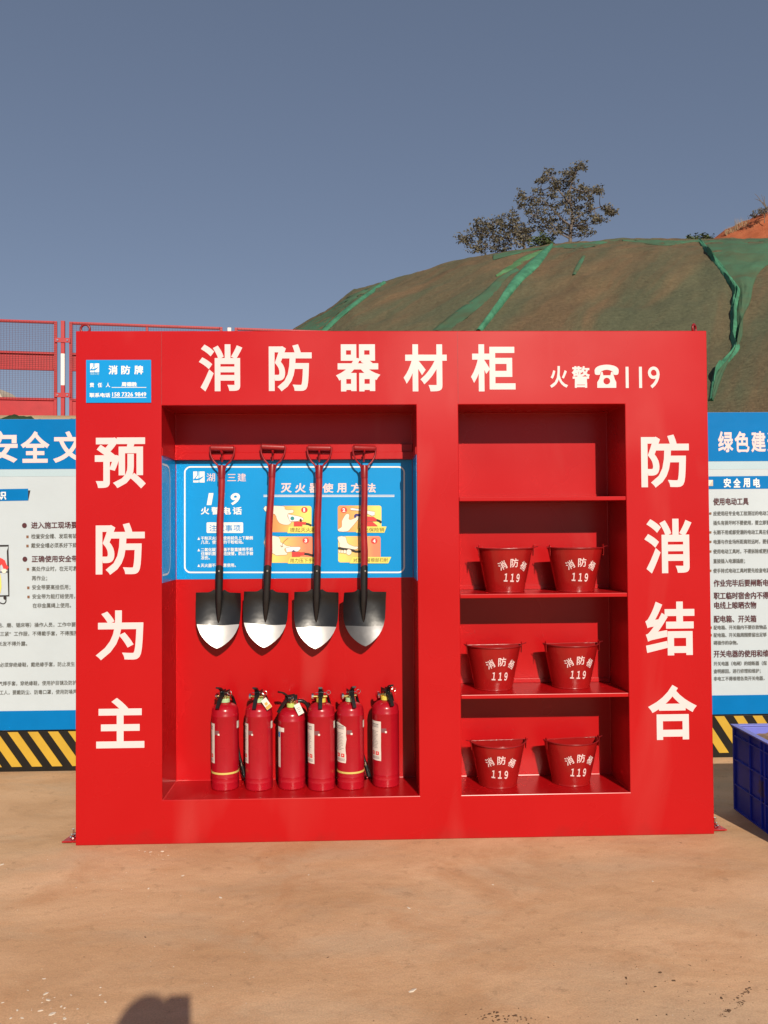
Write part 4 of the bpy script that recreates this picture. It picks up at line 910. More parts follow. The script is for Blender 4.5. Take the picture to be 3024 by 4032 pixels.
# ================================================================== FIRE EXTINGUISHERS
def wrap(t, name, mat, a0, a1, z0, z1, r, notch=None, n=12, th=0.0008):
    mb = MB(); A = []
    rows = 10
    for j in range(rows+1):
        row = []
        for i in range(n+1):
            a = a0+(a1-a0)*i/n; z = z0+(z1-z0)*j/rows
            if notch and i == n: a -= notch*abs(noise.noise(Vector((z*60, a0, 1))))
            if notch and j == rows and i > n*0.6: z -= 0.018*(i/n-0.6)/0.4*(1 if notch > 0.1 else 0)
            row.append(mb.bm.verts.new((r*math.sin(a), -r*math.cos(a), z)))
        A.append(row)
    for j in range(rows):
        for i in range(n): mb.bm.faces.new((A[j][i], A[j][i+1], A[j+1][i+1], A[j+1][i]))
    return mb.build(name, mat, t, smooth=60)
def make_ext(x, yfront, turn, lab_edge, label, collar, hgt=0.0, band=False, tagkind=None, torn=False, style=0, hose=False, zf=ZU):
    R = 0.066; y = yfront+R
    t = empty('fire_extinguisher', (x, y, zf)); tag(t, label, 'fire extinguisher', 'red fire extinguishers standing in the left bay')
    S = 0.379-hgt                                                  # shoulder height
    prof = [(0.0, 0.004), (0.050, 0.004), (0.0605, 0.0), (0.0655, 0.004), (0.0665, 0.034), (0.0672, 0.037), (0.0665, 0.040), (0.0658, 0.043)]
    prof += [(0.0658, 0.058), (0.0664, 0.060), (0.0658, 0.062)]
    prof += [(0.0656, S-0.030), (0.0668, S-0.027), (0.0668, S-0.023), (0.0650, S-0.019), (0.0640, S-0.004)]
    prof += [(0.0640*math.cos(a), S-0.004+0.040*math.sin(a)) for a in [math.radians(d) for d in (12, 24, 36, 48, 60, 70)]] + [(0.018, S+0.0368), (0.0175, S+0.044), (0, S+0.044)]
    mb = MB(); mb.lathe(prof, 48); mb.build('cylinder', M['ext'], t, smooth=32)
    zt = S+0.036
    mb = MB(); mb.lathe([(0.018, zt-0.002), (0.0235, zt), (0.0235, zt+0.014), (0.020, zt+0.018), (0.010, zt+0.018)], 24); mb.build('collar', M[collar], t, smooth=40)
    zt += 0.018
    hd = empty('valve_head', (0, 0, 0)); bpy.data.objects.remove(hd)
    ca, sa = math.cos(turn), math.sin(turn)
    Rz_ = Matrix.Rotation(turn, 4, 'Z')
    def fin(mb, name, m, sm=45, par=t):
        bmesh.ops.transform(mb.bm, matrix=Rz_, verts=mb.bm.verts); return mb.build(name, m, par, smooth=sm)
    mb = MB(); mb.tube([(0, 0, zt), (0, 0, zt+0.020), (0, 0, zt+0.026)], [0.0145, 0.0135, 0.009], 14); mb.tube([(-0.034, 0, zt+0.008), (0.030, 0, zt+0.008)], 0.0075, 10); fin(mb, 'valve', M['brass'])
    # gauge on the left, pointing sideways
    mb = MB(); mb.tube([(-0.034, 0, zt+0.008), (-0.036, 0, zt+0.008), (-0.045, 0, zt+0.008), (-0.047, 0, zt+0.008)], [0.008, 0.0175, 0.0175, 0.015], 20); fin(mb, 'gauge', M['chrome'])
    # lower carrying handle drops forward over the dome, upper lever rises forward
    def strap(path, w, th, name):
        mb = MB(); P = [Vector(p) for p in smooth_pts(path, 4)]; rows = []
        for i, p in enumerate(P):
            a = P[max(i-1, 0)]; b = P[min(i+1, len(P)-1)]; d = (b-a).normalized(); nrm = Vector((0, -d.z, d.y)).normalized()
            rows.append([mb.bm.verts.new(p+Vector((sx*w/2, 0, 0))+nrm*sn*th/2) for sx, sn in ((-1, -1), (1, -1), (1, 1), (-1, 1))])
        for A, B in zip(rows, rows[1:]):
            for q in range(4): mb.bm.faces.new((A[q], A[(q+1) % 4], B[(q+1) % 4], B[q]))
        mb.bm.faces.new(rows[0]); mb.bm.faces.new(rows[-1])
        return fin(mb, name, M['plastic'])
    strap([(0, 0.020, zt+0.022), (0, -0.012, zt+0.022), (0, -0.040, zt+0.010), (0, -0.062, zt-0.014), (0, -0.078, zt-0.036)], 0.017, 0.009, 'carry_handle')
    strap([(0, 0.022, zt+0.028), (0, -0.006, zt+0.031), (0, -0.030, zt+0.042), (0, -0.050, zt+0.056), (0, -0.074, zt+0.063)], 0.018, 0.008, 'lever')
    mb = MB(); mb.box((-0.0125, -0.030, zt+0.012), (-0.0095, 0.026, zt+0.040)); mb.box((0.0095, -0.030, zt+0.012), (0.0125, 0.026, zt+0.040)); fin(mb, 'bracket', M['plastic'], None)
    mb = MB(); mb.tube([(-0.026, -0.020, zt+0.030), (0.024, -0.020, zt+0.030)], 0.0016, 6)
    mb.tube(smooth_pts([(0.024, -0.020, zt+0.030), (0.030, -0.020, zt+0.037), (0.040, -0.020, zt+0.040), (0.047, -0.020, zt+0.031), (0.040, -0.020, zt+0.021), (0.030, -0.020, zt+0.024), (0.024, -0.020, zt+0.030)], 4), 0.0016, 6); fin(mb, 'safety_pin', M['chrome'])
    # hose out of the right side, down the back
    if style == 1: path = [(0.03, 0.004, zt+0.008), (0.055, 0.008, zt+0.006), (0.078, 0.02, zt-0.02), (0.085, 0.03, zt-0.07), (0.075, 0.045, zt-0.16), (0.066, 0.05, 0.10)]
    else: path = [(0.026, 0.006, zt+0.008), (0.028, 0.024, zt+0.006), (0.034, 0.052, zt-0.02), (0.044, 0.064, zt-0.08), (0.052, 0.060, 0.18)]
    rt_ = Rz_.inverted()
    mb = MB(); mb.tube([rt_ @ Vector(p) if False else Vector(p) for p in smooth_pts(path, 5)], 0.0095 if style == 1 else 0.0075, 10)
    ho = mb.build('hose', M['plastic'], t, smooth=60)
    e = path[-1]
    if hose:
        mb = MB(); mb.tube([(e[0], e[1], 0.18), (e[0]+0.010, e[1]-0.006, 0.13), (e[0]+0.018, e[1]-0.010, 0.105)], 0.0075, 10); mb.build('hose_end', M['plastic'], t, smooth=60)
        mb = MB(); mb.tube([(e[0]+0.018, e[1]-0.010, 0.105), (e[0]+0.022, e[1]-0.011, 0.088)], 0.0100, 12); mb.build('hose_clamp', M['chrome'], t, smooth=40)
        mb = MB(); mb.tube([(e[0]+0.022, e[1]-0.011, 0.088), (e[0]+0.037, e[1]-0.016, 0.035)], [0.0095, 0.0115], 12); mb.build('nozzle', M['plastic'], t, smooth=40)
    r = 0.0663; a1 = lab_edge
    if not style:
        lb = wrap(t, 'label', M['label'], a1-math.radians(95), a1, 0.130, 0.320, r, notch=0.35 if torn else 0.03)
        # rows of small print, two red pictograms
        mb = MB(); rnd = random.Random(int(x*1000))
        def bar(z, aa, ab, h, rr=r+0.0007):
            nseg = 6; prev = None
            for i in range(nseg+1):
                a = aa+(ab-aa)*i/nseg; p = (mb.bm.verts.new((rr*math.sin(a), -rr*math.cos(a), z)), mb.bm.verts.new((rr*math.sin(a), -rr*math.cos(a), z+h)))
                if prev: mb.bm.faces.new((prev[0], p[0], p[1], prev[1]))
                prev = p
        for zz, hh in ((0.303, 0.004), (0.297, 0.002), (0.291, 0.0025)): bar(zz, a1-math.radians(60), a1-math.radians(12), hh)
        for q in range(12): bar(0.270-q*0.0072, a1-math.radians(60), a1-math.radians(12+rnd.random()*16), 0.0018)
        for q in range(3): bar(0.148-q*0.0045, a1-math.radians(55), a1-math.radians(8), 0.0016)
        tag(mb.build('label_print', M['label_print'], lb), kind='stuff')
        for off in (14, 38):
            mb = MB(); bar(0.157, a1-math.radians(off+12), a1-math.radians(off-4), 0.017); mb.build('pictogram', M['badge'], lb)
            mb = MB(); bar(0.163, a1-math.radians(off+6), a1-math.radians(off+2), 0.006, r+0.0012); mb.build('pictogram_mark', M['white'], lb)
        mb = MB(); bar(0.268, a1+0.02, a1+0.40, 0.020, r+0.0003); mb.build('seal', M['seal'], t)
        mb = MB(); bar(0.266, a1+0.30, a1+0.44, 0.009, r+0.0009); mb.build('seal_corner', M['label'], t)
    else:
        wrap(t, 'label', M['label'], a1-math.radians(60), a1, 0.105, 0.300, r, notch=0.02)
        wrap(t, 'label_flap', M['label'], a1, a1+0.38, 0.278, 0.298, r+0.001)
        wrap(t, 'label_mark', M['blue'], a1-0.3, a1-0.05, 0.250, 0.275, r+0.0008)
    wrap(t, 'round_sticker', M['label'], math.radians(66), math.radians(100), 0.292, 0.326, r+0.0002) if x < 1.4 and not style else None
    if band: 
        mb = MB(); mb.lathe([(0.0664, 0.0785), (0.0672, 0.0785), (0.0672, 0.0875), (0.0664, 0.0875)], 48); mb.build('yellow_band', M['band_yellow'], t, smooth=40)
    if tagkind:
        mb = MB(); mb.box((-0.015, -0.0006, -0.055), (0.015, 0.0006, 0)); mt = Matrix.Translation((0.028, -0.05, zt+0.005)) @ Matrix.Rotation(math.radians(-38 if tagkind == 'orange' else -28), 4, 'Y') @ Matrix.Rotation(math.radians(-18), 4, 'X')
        bmesh.ops.transform(mb.bm, matrix=mt, verts=mb.bm.verts); tg = mb.build('tag', M['label'], t, bevel=0.0005)
        mb = MB()
        if tagkind == 'orange': mb.box((-0.0142, -0.0012, -0.054), (0.0142, -0.0008, -0.038)); mb.box((-0.008, -0.0012, -0.034), (0.006, -0.0008, -0.020))
        else: mb.box((-0.009, -0.0012, -0.030), (0.008, -0.0008, -0.028)); mb.box((-0.009, -0.0012, -0.040), (0.006, -0.0008, -0.038)); mb.box((-0.009, -0.0012, -0.022), (0.007, -0.0008, -0.020))
        bmesh.ops.transform(mb.bm, matrix=mt, verts=mb.bm.verts); mb.build('tag_print', M['orange'] if tagkind == 'orange' else M['gray'], tg)
        mb = MB(); mb.tube([(0.024, -0.030, zt+0.026), (0.028, -0.048, zt+0.004)], 0.0010, 5); mb.build('tag_string', M['gray'], t)
    return t
M['seal'] = paint('seal_foil', (0.22, 0.085, 0.095), 0.25, 0.1, 30)
rd = math.radians
make_ext(0.663, 0.117, rd(-20), rd(-40), 'leftmost extinguisher, yellow band low down and pale green collar', 'palegreen', band=True, hose=True)
make_ext(0.829, 0.104, rd(-10), rd(-43), 'extinguisher with an orange and white tag, second from the left', 'palegreen', tagkind='orange')
make_ext(0.988, 0.112, rd(-52), rd(-50), 'shorter extinguisher with bright lime collar, thick hose and white tag', 'lime', hgt=0.027, tagkind='white', style=1)
make_ext(1.134, 0.088, rd(0), rd(-28), 'extinguisher with handle facing straight out, right of the lime collared one', 'yellow_collar')
make_ext(1.276, 0.097, rd(16), rd(-16), 'extinguisher with torn white label and yellow band', 'palegreen', band=True, torn=True, hose=True)
make_ext(1.449, 0.123, rd(24), rd(-22), 'rightmost extinguisher standing apart with clean label and no band', 'yellow_collar')

# ================================================================== HALF ROUND FIRE BUCKETS
def make_bucket(xc, yf, z, rz, label, txt=15, bail=0):
    RT, RB, HB = 0.136, 0.093, 0.211
    t = empty('fire_bucket', (xc, yf+RB*0.96, z), rz); tag(t, label, 'bucket', 'red half round fire buckets on the shelves')
    seg = 36; th = 0.0018
    def ring(r, zz, inset=0): return [((r-inset)*math.sin(-math.pi/2+math.pi*k/seg), -(r-inset)*math.cos(-math.pi/2+math.pi*k/seg)-inset*0.0+0.0, zz) for k in range(seg+1)]
    mb = MB(); lv = [(RB, 0.0), (RB+0.001, 0.006), (RB+(RT-RB)*0.5, HB*0.5), (RT, HB)]
    R = [[mb.bm.verts.new(p) for p in ring(r, zz)] for r, zz in lv]
    for A, B in zip(R, R[1:]):
        for q in range(seg): mb.bm.faces.new((A[q], A[q+1], B[q+1], B[q]))
        mb.bm.faces.new((A[0], B[0], B[-1], A[-1]))
    mb.bm.faces.new([mb.bm.verts.new(p) for p in ring(RB, 0.004)])
    R2 = [[mb.bm.verts.new((p[0], p[1]-(0 if k not in (0, seg) else 0), p[2])) for k, p in enumerate(ring(r, zz, th))] for r, zz in lv[1:]]
    for A, B in zip(R2, R2[1:]):
        for q in range(seg): mb.bm.faces.new((A[q], B[q], B[q+1], A[q+1]))
        mb.bm.faces.new([mb.bm.verts.new(Vector(v.co)-Vector((0, 0.0015, 0))) for v in (A[0], A[-1], B[-1], B[0])])
    o = mb.build('pail', M['bucket'], t, smooth=50, recalc=False)
    mb = MB(); P = ring(RT+0.001, HB); P = P+[(RT*0.5, 0.001, HB), (0, 0.001, HB), (-RT*0.5, 0.001, HB)]
    P.append(P[0]); mb.tube(P, 0.0034, 8, caps=False); mb.build('rim', M['bucket'], t, smooth=60)
    mb = MB(); mb.tube(ring(RB+0.0008, 0.004), 0.0026, 6); mb.build('foot_bead', M['bucket'], t, smooth=60)
    for s in (-1, 1):
        mb = MB(); mb.slab([(s*(RT-0.002), -0.040, HB-0.035), (s*(RT-0.002), -0.022, HB-0.035), (s*(RT-0.001), -0.020, HB+0.010), (s*(RT-0.001), -0.031, HB+0.020), (s*(RT-0.001), -0.042, HB+0.010)], (s*0.002, 0, 0)); mb.build('ear', M['bucket'], t)
    # wire bail lying down along the front rim, its ends hooked through the ears
    mb = MB(); rr = RT+0.006; drop = 0.010 if bail else 0.004
    pts = [(-rr-0.004-0.012*bail, -0.020, HB+0.008), (-rr-0.001, -0.031, HB+0.007)]+[((rr)*math.sin(a), -(rr)*math.cos(a)*0.995, HB+0.006-drop*math.cos(a)) for a in [math.radians(d) for d in range(-76, 77, 8)]]+[(rr+0.001, -0.031, HB+0.007), (rr+0.004+0.016*(1-bail), -0.020, HB+0.010)]
    mb.tube(pts, 0.0022, 6); mb.build('bail', M['fork'], t, smooth=60)
    # stencilled lettering that follows the cone
    def sten(body, ang, zc, size, rot, bold=0.014, wsc=1.0):
        vs, fs = glyphs(body, bold, 3); ax, bx = min(v.x for v in vs), max(v.x for v in vs); ay, by = min(v.y for v in vs), max(v.y for v in vs)
        pts = []
        for v in vs:
            u = (v.x-(ax+bx)/2)*size*wsc; w = (v.y-(ay+by)/2)*size; u, w = u*math.cos(rot)-w*math.sin(rot), u*math.sin(rot)+w*math.cos(rot)
            zz = zc+w; r = RB+(RT-RB)*zz/HB+0.0016; a = ang+u/r; pts.append((r*math.sin(a), -r*math.cos(a), zz))
        return link('character', mesh_pd('character', pts, fs, M['letter']), t)
    a0 = math.radians(txt-4)
    sten('消', a0-rd(27), 0.133, 0.043, rd(26)); sten('防', a0, 0.145, 0.045, rd(2)); sten('桶', a0+rd(26), 0.129, 0.043, rd(-28)); sten('１１９', a0-rd(3), 0.073, 0.050, rd(-3), 0.028, 0.62)
    return t
make_bucket(2.043, 0.075, 1.1465, rd(2), 'upper shelf bucket on the left, under the empty top compartment', 14)
make_bucket(2.388, 0.070, 1.1465, rd(5), 'upper shelf bucket on the right, its wire end sticking out', 2, 0)
make_bucket(1.9815, 0.087, 0.672, rd(2), 'middle shelf bucket close to the centre post', 14)
make_bucket(2.370, 0.105, 0.672, rd(6), 'middle shelf bucket beside the shaded right wall', 8)
make_bucket(1.998, 0.085, ZU, rd(3), 'bottom compartment bucket on the left, open mouth visible', 1, 1)
make_bucket(2.362, 0.098, ZU, rd(9), 'bottom compartment bucket on the right, tilted rim with open mouth', 6)

# ================================================================== BLUE CRATE OF SOIL
cx0, cx1, cy0, cy1, ch = 3.250, 4.05, -0.335, 0.345, 0.435
crate = empty('plastic_crate', (cx0, cy0, 0)); tag(crate, 'deep blue plastic crate filled with soil, right of the cabinet', 'crate')
CW, CD = cx1-cx0, cy1-cy0
def cb(n, lo, hi, m='crate', bev=0.002): mb = MB(); mb.box(lo, hi); return mb.build(n, M[m], crate, bevel=bev)
cb('left_wall', (0.010, 0.004, 0.004), (0.021, CD-0.004, ch-0.010)); cb('right_wall', (CW-0.022, 0.012, 0.012), (CW-0.012, CD-0.012, ch-0.010))
cb('front_wall', (0.022, 0.012, 0.012), (CW-0.022, 0.022, ch-0.010)); cb('back_wall', (0.022, CD-0.022, 0.012), (CW-0.022, CD-0.012, ch-0.010), 'crate_lit')
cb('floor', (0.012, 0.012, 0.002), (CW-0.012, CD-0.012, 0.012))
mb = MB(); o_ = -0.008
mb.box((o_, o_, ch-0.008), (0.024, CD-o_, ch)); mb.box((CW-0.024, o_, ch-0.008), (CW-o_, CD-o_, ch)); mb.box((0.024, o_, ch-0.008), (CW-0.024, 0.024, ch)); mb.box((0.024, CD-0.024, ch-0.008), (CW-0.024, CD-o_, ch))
mb.build('rim', M['crate_lit'], crate, bevel=0.002)
for zz in (0.0, 0.128, 0.256, 0.378):
    for lo, hi in (((0.0, 0.0, zz), (0.0118, CD, zz+0.006)), ((0.0118, 0.0, zz), (CW-0.012, 0.0118, zz+0.006)), ((0.012, CD-0.0118, zz), (CW-0.012, CD, zz+0.006)), ((CW-0.0118, 0.0, zz), (CW, CD, zz+0.006))): cb('rib', lo, hi, bev=0.001)
for yy in (0.155, 0.285, 0.345, 0.385, 0.500): cb('rib', (0.001, yy, 0.0062), (0.0096, yy+0.008, ch-0.0085), bev=0.001)
for yy in (-0.001, CD-0.011): cb('corner_post', (-0.001, yy, 0.001), (0.024, yy+0.012, ch-0.0082), bev=0.002)
for xx in (0.12, 0.26, 0.40, 0.54, 0.68): cb('rib', (xx, 0.001, 0.0062), (xx+0.008, 0.0116, ch-0.0085), bev=0.001)
mb = MB(); nx, ny = 70, 60; g = []
for j in range(ny+1):
    row = []
    for i in range(nx+1):
        x = 0.024+(CW-0.048)*i/nx; y = 0.024+(CD-0.048)*j/ny; q = Vector((x*6, y*6, 2))
        z = 0.385+0.055*math.exp(-((x-0.34)/0.22)**2-((y-0.40)/0.26)**2)+0.018*fbm(q, 5)+0.006*abs(noise.noise(q*9)); row.append(mb.bm.verts.new((x, y, z)))
    g.append(row)
for j in range(ny):
    for i in range(nx): mb.bm.faces.new((g[j][i], g[j][i+1], g[j+1][i+1], g[j+1][i]))
soil = mb.build('soil', M['heap'], smooth=50, loc=(cx0, cy0, 0)); tag(soil, 'brown sandy soil heaped in the blue crate', 'soil', kind='stuff')

# ================================================================== TREES AND BUSHES ON THE CREST
def leafy(name, clumps, trunk_px, limbs, dist, mat, label, cat, group, spread=0.20, per=84, leaf=(0.09, 0.17), depth=1.1, seed=1, trunk_r=0.10, k=1.302, ox=1750, oy=600):
    rnd = random.Random(seed)
    def P(X, Y, dd=0): return atD(ox+X/k, oy+Y/k, dist+dd)
    base = P(*trunk_px[0]); t = empty(name, base-Vector((0, 0, 0.5))); tag(t, label, cat, group)
    org = t.location
    tp = [P(*q)-org for q in trunk_px]; tp[0] = tp[0]-Vector((0, 0, 0.8))
    tp = [Vector(q) for q in smooth_pts([tuple(q) for q in tp], 5)]
    mb = MB(); mb.tube(tp, [trunk_r*(1-0.85*i/(len(tp)-1)) for i in range(len(tp))], 8); mb.build('trunk', M['bark'], t, smooth=60)
    nodes = list(tp)
    mb = MB()
    for lm in limbs:
        dz = rnd.uniform(-0.6, 0.6); q = [P(*a, dz*i/len(lm))-org for i, a in enumerate(lm)]
        q = [Vector(a) for a in smooth_pts([tuple(a) for a in q], 5)]; mb.tube(q, [trunk_r*0.5*(1-0.8*i/(len(q)-1)) for i in range(len(q))], 6); nodes += q
    cs = []
    for (X, Y) in clumps:
        for _ in range(2):
            c = P(X+rnd.uniform(-14, 14), Y+rnd.uniform(-12, 12), rnd.uniform(-depth, depth))-org; cs.append(c)
            nr = min(nodes, key=lambda a: (a-c).length+max(0, a.z-c.z)*0.8); m_ = (nr+c)/2+Vector((rnd.uniform(-.12, .12), rnd.uniform(-.12, .12), rnd.uniform(-0.22, -0.02)))
            mb.tube(smooth_pts([tuple(nr), tuple(m_), tuple(c)], 4), [0.022, 0.021, 0.020, 0.018, 0.016, 0.014, 0.012, 0.010, 0.008], 4, caps=False)
    mb.build('branches', M['bark'], t)
    V = []; F = []
    for c in cs:
        sub = [c+Vector((rnd.gauss(0, spread*0.55), rnd.gauss(0, spread*0.55), rnd.gauss(0, spread*0.40))) for _ in range(7)]
        for _ in range(per//2):
            s = rnd.choice(sub); p = s+Vector((rnd.gauss(0, 0.055), rnd.gauss(0, 0.055), rnd.gauss(0, 0.05)))
            a = rnd.uniform(0, 6.28); dr = Vector((math.cos(a), math.sin(a), rnd.uniform(-1.1, 0.2))).normalized(); L = rnd.uniform(*leaf); wv = dr.cross(Vector((rnd.gauss(0, 1), rnd.gauss(0, 1), rnd.gauss(0, 1)))).normalized()*L*0.28
            n0 = len(V); V += [p, p+dr*L*0.45+wv, p+dr*L, p+dr*L*0.45-wv]; F.append((n0, n0+1, n0+2, n0+3))
    cr = link('crown', mesh_pd('crown', V, F, mat), t)
    return t
leafy('tree', [(690, 62), (712, 72), (668, 85), (640, 105), (610, 115), (655, 120), (545, 112), (520, 122), (488, 150), (505, 135), (575, 150), (615, 150), (560, 180), (600, 175), (645, 165), (670, 190), (710, 185), (738, 180), (785, 185), (795, 195), (770, 205), (405, 215), (395, 235), (430, 235), (475, 185),
               (500, 215), (540, 205), (575, 225), (620, 215), (660, 225), (700, 225), (740, 225), (395, 265), (430, 270), (470, 255), (520, 255), (560, 270), (610, 265), (655, 270), (705, 275), (745, 262), (815, 275), (850, 290), (868, 300), (830, 300), (420, 300), (470, 300), (520, 310), (580, 310), (630, 305), (690, 315), (740, 300), (460, 345),
               (510, 350), (560, 345), (600, 350), (655, 350), (710, 345), (755, 340), (790, 335), (800, 350), (480, 385), (530, 385), (580, 380), (690, 385), (730, 385), (745, 410), (705, 405), (600, 405), (560, 410), (640, 390)],
      [(640, 466), (648, 400), (657, 330), (640, 230), (655, 150), (690, 75)], [[(650, 380), (590, 330), (520, 260), (440, 225)], [(652, 350), (720, 310), (800, 280), (850, 285)], [(643, 260), (590, 200), (545, 130)], [(648, 180), (710, 200), (775, 190)], [(645, 430), (590, 400), (520, 350), (420, 300)], [(640, 440), (600, 420), (560, 400)]],
      42.5, M['leaf'], 'brown green open crowned tree on top of the hill', 'tree', 'trees on the hill crest', seed=3)
leafy('tree', [(340, 320), (320, 335), (295, 350), (355, 345), (255, 355), (220, 355), (190, 345), (240, 375), (160, 370), (165, 395), (200, 390), (125, 420), (105, 435), (85, 440), (120, 445), (230, 405), (265, 390), (300, 385), (335, 380), (375, 370), (400, 375), (270, 420), (310, 415), (350, 410), (395, 400), (425, 385), (430, 410),
               (200, 430), (240, 445), (185, 460), (220, 470), (160, 480), (155, 500), (205, 490), (280, 455), (320, 450), (365, 440), (410, 435), (265, 490), (275, 505), (310, 490), (350, 475), (395, 465), (440, 445)],
      [(430, 495), (400, 450), (350, 410), (300, 370), (250, 360)], [[(400, 450), (330, 440), (240, 430), (150, 420), (95, 440)], [(415, 470), (340, 470), (250, 480), (165, 490)], [(360, 415), (370, 370), (340, 325)], [(430, 480), (440, 430), (470, 400)]],
      42.2, M['leaf'], 'lower sprawling tree leaning left beside the taller hilltop tree', 'tree', 'trees on the hill crest', seed=5, spread=0.30, trunk_r=0.07)
leafy('shrub', [(480, 440), (510, 430), (530, 445), (500, 460), (540, 465), (470, 465), (520, 475)], [(505, 478), (505, 455), (508, 435)], [[(505, 470), (480, 450)]], 41.9, M['leaf_green'], 'small olive green shrub at the foot of the hilltop tree', 'shrub', 'bushes on the hill crest', spread=0.22, per=130, seed=6, depth=0.3, trunk_r=0.03)
leafy('shrub', [(1255, 440), (1265, 444), (1310, 438), (1330, 433), (1345, 436), (1358, 438)], [(1320, 446), (1325, 440), (1335, 432)], [[(1320, 445), (1260, 441)]], 42.5, M['leaf_green'], 'low green bush on the crest below the red earth', 'shrub', 'bushes on the hill crest', spread=0.13, per=60, seed=7, depth=0.3, trunk_r=0.02)
leafy('shrub', [(1605, 305), (1615, 312), (1640, 300), (1655, 298), (1585, 322)], [(1640, 315), (1640, 305), (1642, 298)], [[(1640, 312), (1590, 318)]], 78, M['leaf'], 'scrubby bush on top of the red earth slope', 'shrub', 'bushes on the hill crest', spread=0.22, per=80, seed=8, depth=0.5, trunk_r=0.04, leaf=(0.1, 0.2))
# bare twigs and dry grass on the red slope
b0 = atD(1750+1655/1.302, 600+312/1.302, 79); t = empty('bare_sapling', b0-Vector((0, 0, 0.4))); tag(t, 'leafless sapling at the right edge above the red earth', 'sapling')
mb = MB()
for q in ([(1655, 318), (1650, 280), (1635, 245), (1625, 215)], [(1650, 285), (1630, 260), (1605, 225), (1590, 212)], [(1652, 290), (1640, 265), (1642, 235), (1638, 222)], [(1640, 262), (1612, 245), (1590, 238)], [(1653, 300), (1620, 285), (1605, 290)], [(1655, 290), (1665, 255), (1670, 225)]):
    P = [tuple(atD(1750+a/1.302, 600+b/1.302, 79)-t.location) for a, b in q]; P = smooth_pts(P, 4); mb.tube(P, [0.045*(1-0.8*i/(len(P)-1)) for i in range(len(P))], 5)
mb.build('branches', M['bark'], t)
mb = MB(); rnd = random.Random(4)
for _ in range(150):
    X = rnd.uniform(1440, 1560); Yb = 375-(X-1490)*0.44+rnd.uniform(0, 10); p = atD(1750+X/1.302, 600+Yb/1.302, 79.6+rnd.uniform(-.6, .6)); h = rnd.uniform(0.2, 0.6)*(1.3 if 1490 < X < 1530 else 0.4); dx = rnd.uniform(-.2, .2)
    a = mb.bm.verts.new(p-Vector((0.02, 0, 0.4))); b = mb.bm.verts.new(p+Vector((0.02, 0, -0.4))); c = mb.bm.verts.new(p+Vector((dx, 0, h))); mb.bm.faces.new((a, b, c))
tag(mb.build('dry_grass', M['dry'], recalc=False), 'tuft of dry straw coloured grass on the red earth edge', 'grass', kind='stuff')

# ================================================================== LITTER ON THE GROUND
def litter(name, mat, spots, label, cat, flat=0.35):
    mb = MB(); rnd = random.Random(len(spots))
    for px, py, s in spots:
        c = atZ(px, py, 0); n = rnd.randint(5, 7); el = rnd.uniform(1.0, 2.2); ph = rnd.uniform(0, 3.14); top = []; bot = []
        for k_ in range(n):
            a = k_*2*math.pi/n; r = s*rnd.uniform(0.55, 1.1); x, y = r*math.cos(a)*el, r*math.sin(a); x, y = x*math.cos(ph)-y*math.sin(ph), x*math.sin(ph)+y*math.cos(ph)
            bot.append(mb.bm.verts.new((c.x+x, c.y+y, 0.0))); top.append(mb.bm.verts.new((c.x+x*0.7, c.y+y*0.7, s*flat*rnd.uniform(0.6, 1.2))))
        mb.bm.faces.new(top)
        for k_ in range(n): mb.bm.faces.new((bot[k_], bot[(k_+1) % n], top[(k_+1) % n], top[k_]))
    tag(mb.build(name, mat), label, cat, kind='stuff')
rnd = random.Random(21)
chips = [(640, 3352, 0.013), (592, 3355, 0.007), (662, 3368, 0.005), (690, 3210, 0.004), (585, 3498, 0.010), (720, 3448, 0.008), (868, 3534, 0.010), (8, 3404, 0.010), (180, 3912, 0.010), (415, 3945, 0.008), (205, 3992, 0.013), (255, 4010, 0.010), (88, 4008, 0.006), (300, 3495, 0.005), (1610, 3575, 0.008), (1215, 3445, 0.006), (1625, 3900, 0.012), (2570, 3470, 0.007), (1940, 3483, 0.007)]
chips += [(rnd.uniform(0, 1000), rnd.uniform(3360, 4020), rnd.uniform(0.0012, 0.0035)) for _ in range(60)]+[(rnd.uniform(900, 3020), rnd.uniform(3400, 4020), rnd.uniform(0.0010, 0.0025)) for _ in range(50)]
chips = [(a, b, c*0.66) for a, b, c in chips]+[(rnd.gauss(130, 120), rnd.gauss(3960, 50), rnd.uniform(0.002, 0.006)) for _ in range(26)]+[(rnd.gauss(640, 60), rnd.gauss(3365, 18), rnd.uniform(0.001, 0.003)) for _ in range(10)]
litter('plaster_chips', M['chip'], chips, 'scattered pale plaster chips lying on the concrete', 'debris', 0.25)
cr = [(566, 3630, 0.008), (572, 3690, 0.009), (188, 3412, 0.006), (330, 3768, 0.009), (85, 3139, 0.006), (2465, 3850, 0.016), (2600, 3830, 0.020), (2655, 3862, 0.018), (2580, 3885, 0.013), (2870, 3980, 0.022), (2905, 3930, 0.018), (2840, 3930, 0.016), (2950, 3865, 0.010), (2715, 3800, 0.010), (2510, 4015, 0.013), (2625, 3995, 0.012), (2290, 3672, 0.008), (1885, 3738, 0.008), (2180, 3802, 0.008), (1290, 3770, 0.010), (1895, 3974, 0.009)]
cr += [(rnd.gauss(2650, 260), rnd.gauss(3880, 90), rnd.uniform(0.003, 0.009)) for _ in range(60)]+[(rnd.uniform(0, 3020), rnd.uniform(3350, 4030), rnd.uniform(0.0015, 0.0045)) for _ in range(110)]
cr += [(rnd.gauss(1990, 75), rnd.gauss(4008, 14), rnd.uniform(0.005, 0.014)) for _ in range(46)]+[(2840+120*q+rnd.gauss(0, 12), 4000-110*q+rnd.gauss(0, 12), rnd.uniform(0.005, 0.014)) for q in [rnd.random() for _ in range(36)]]
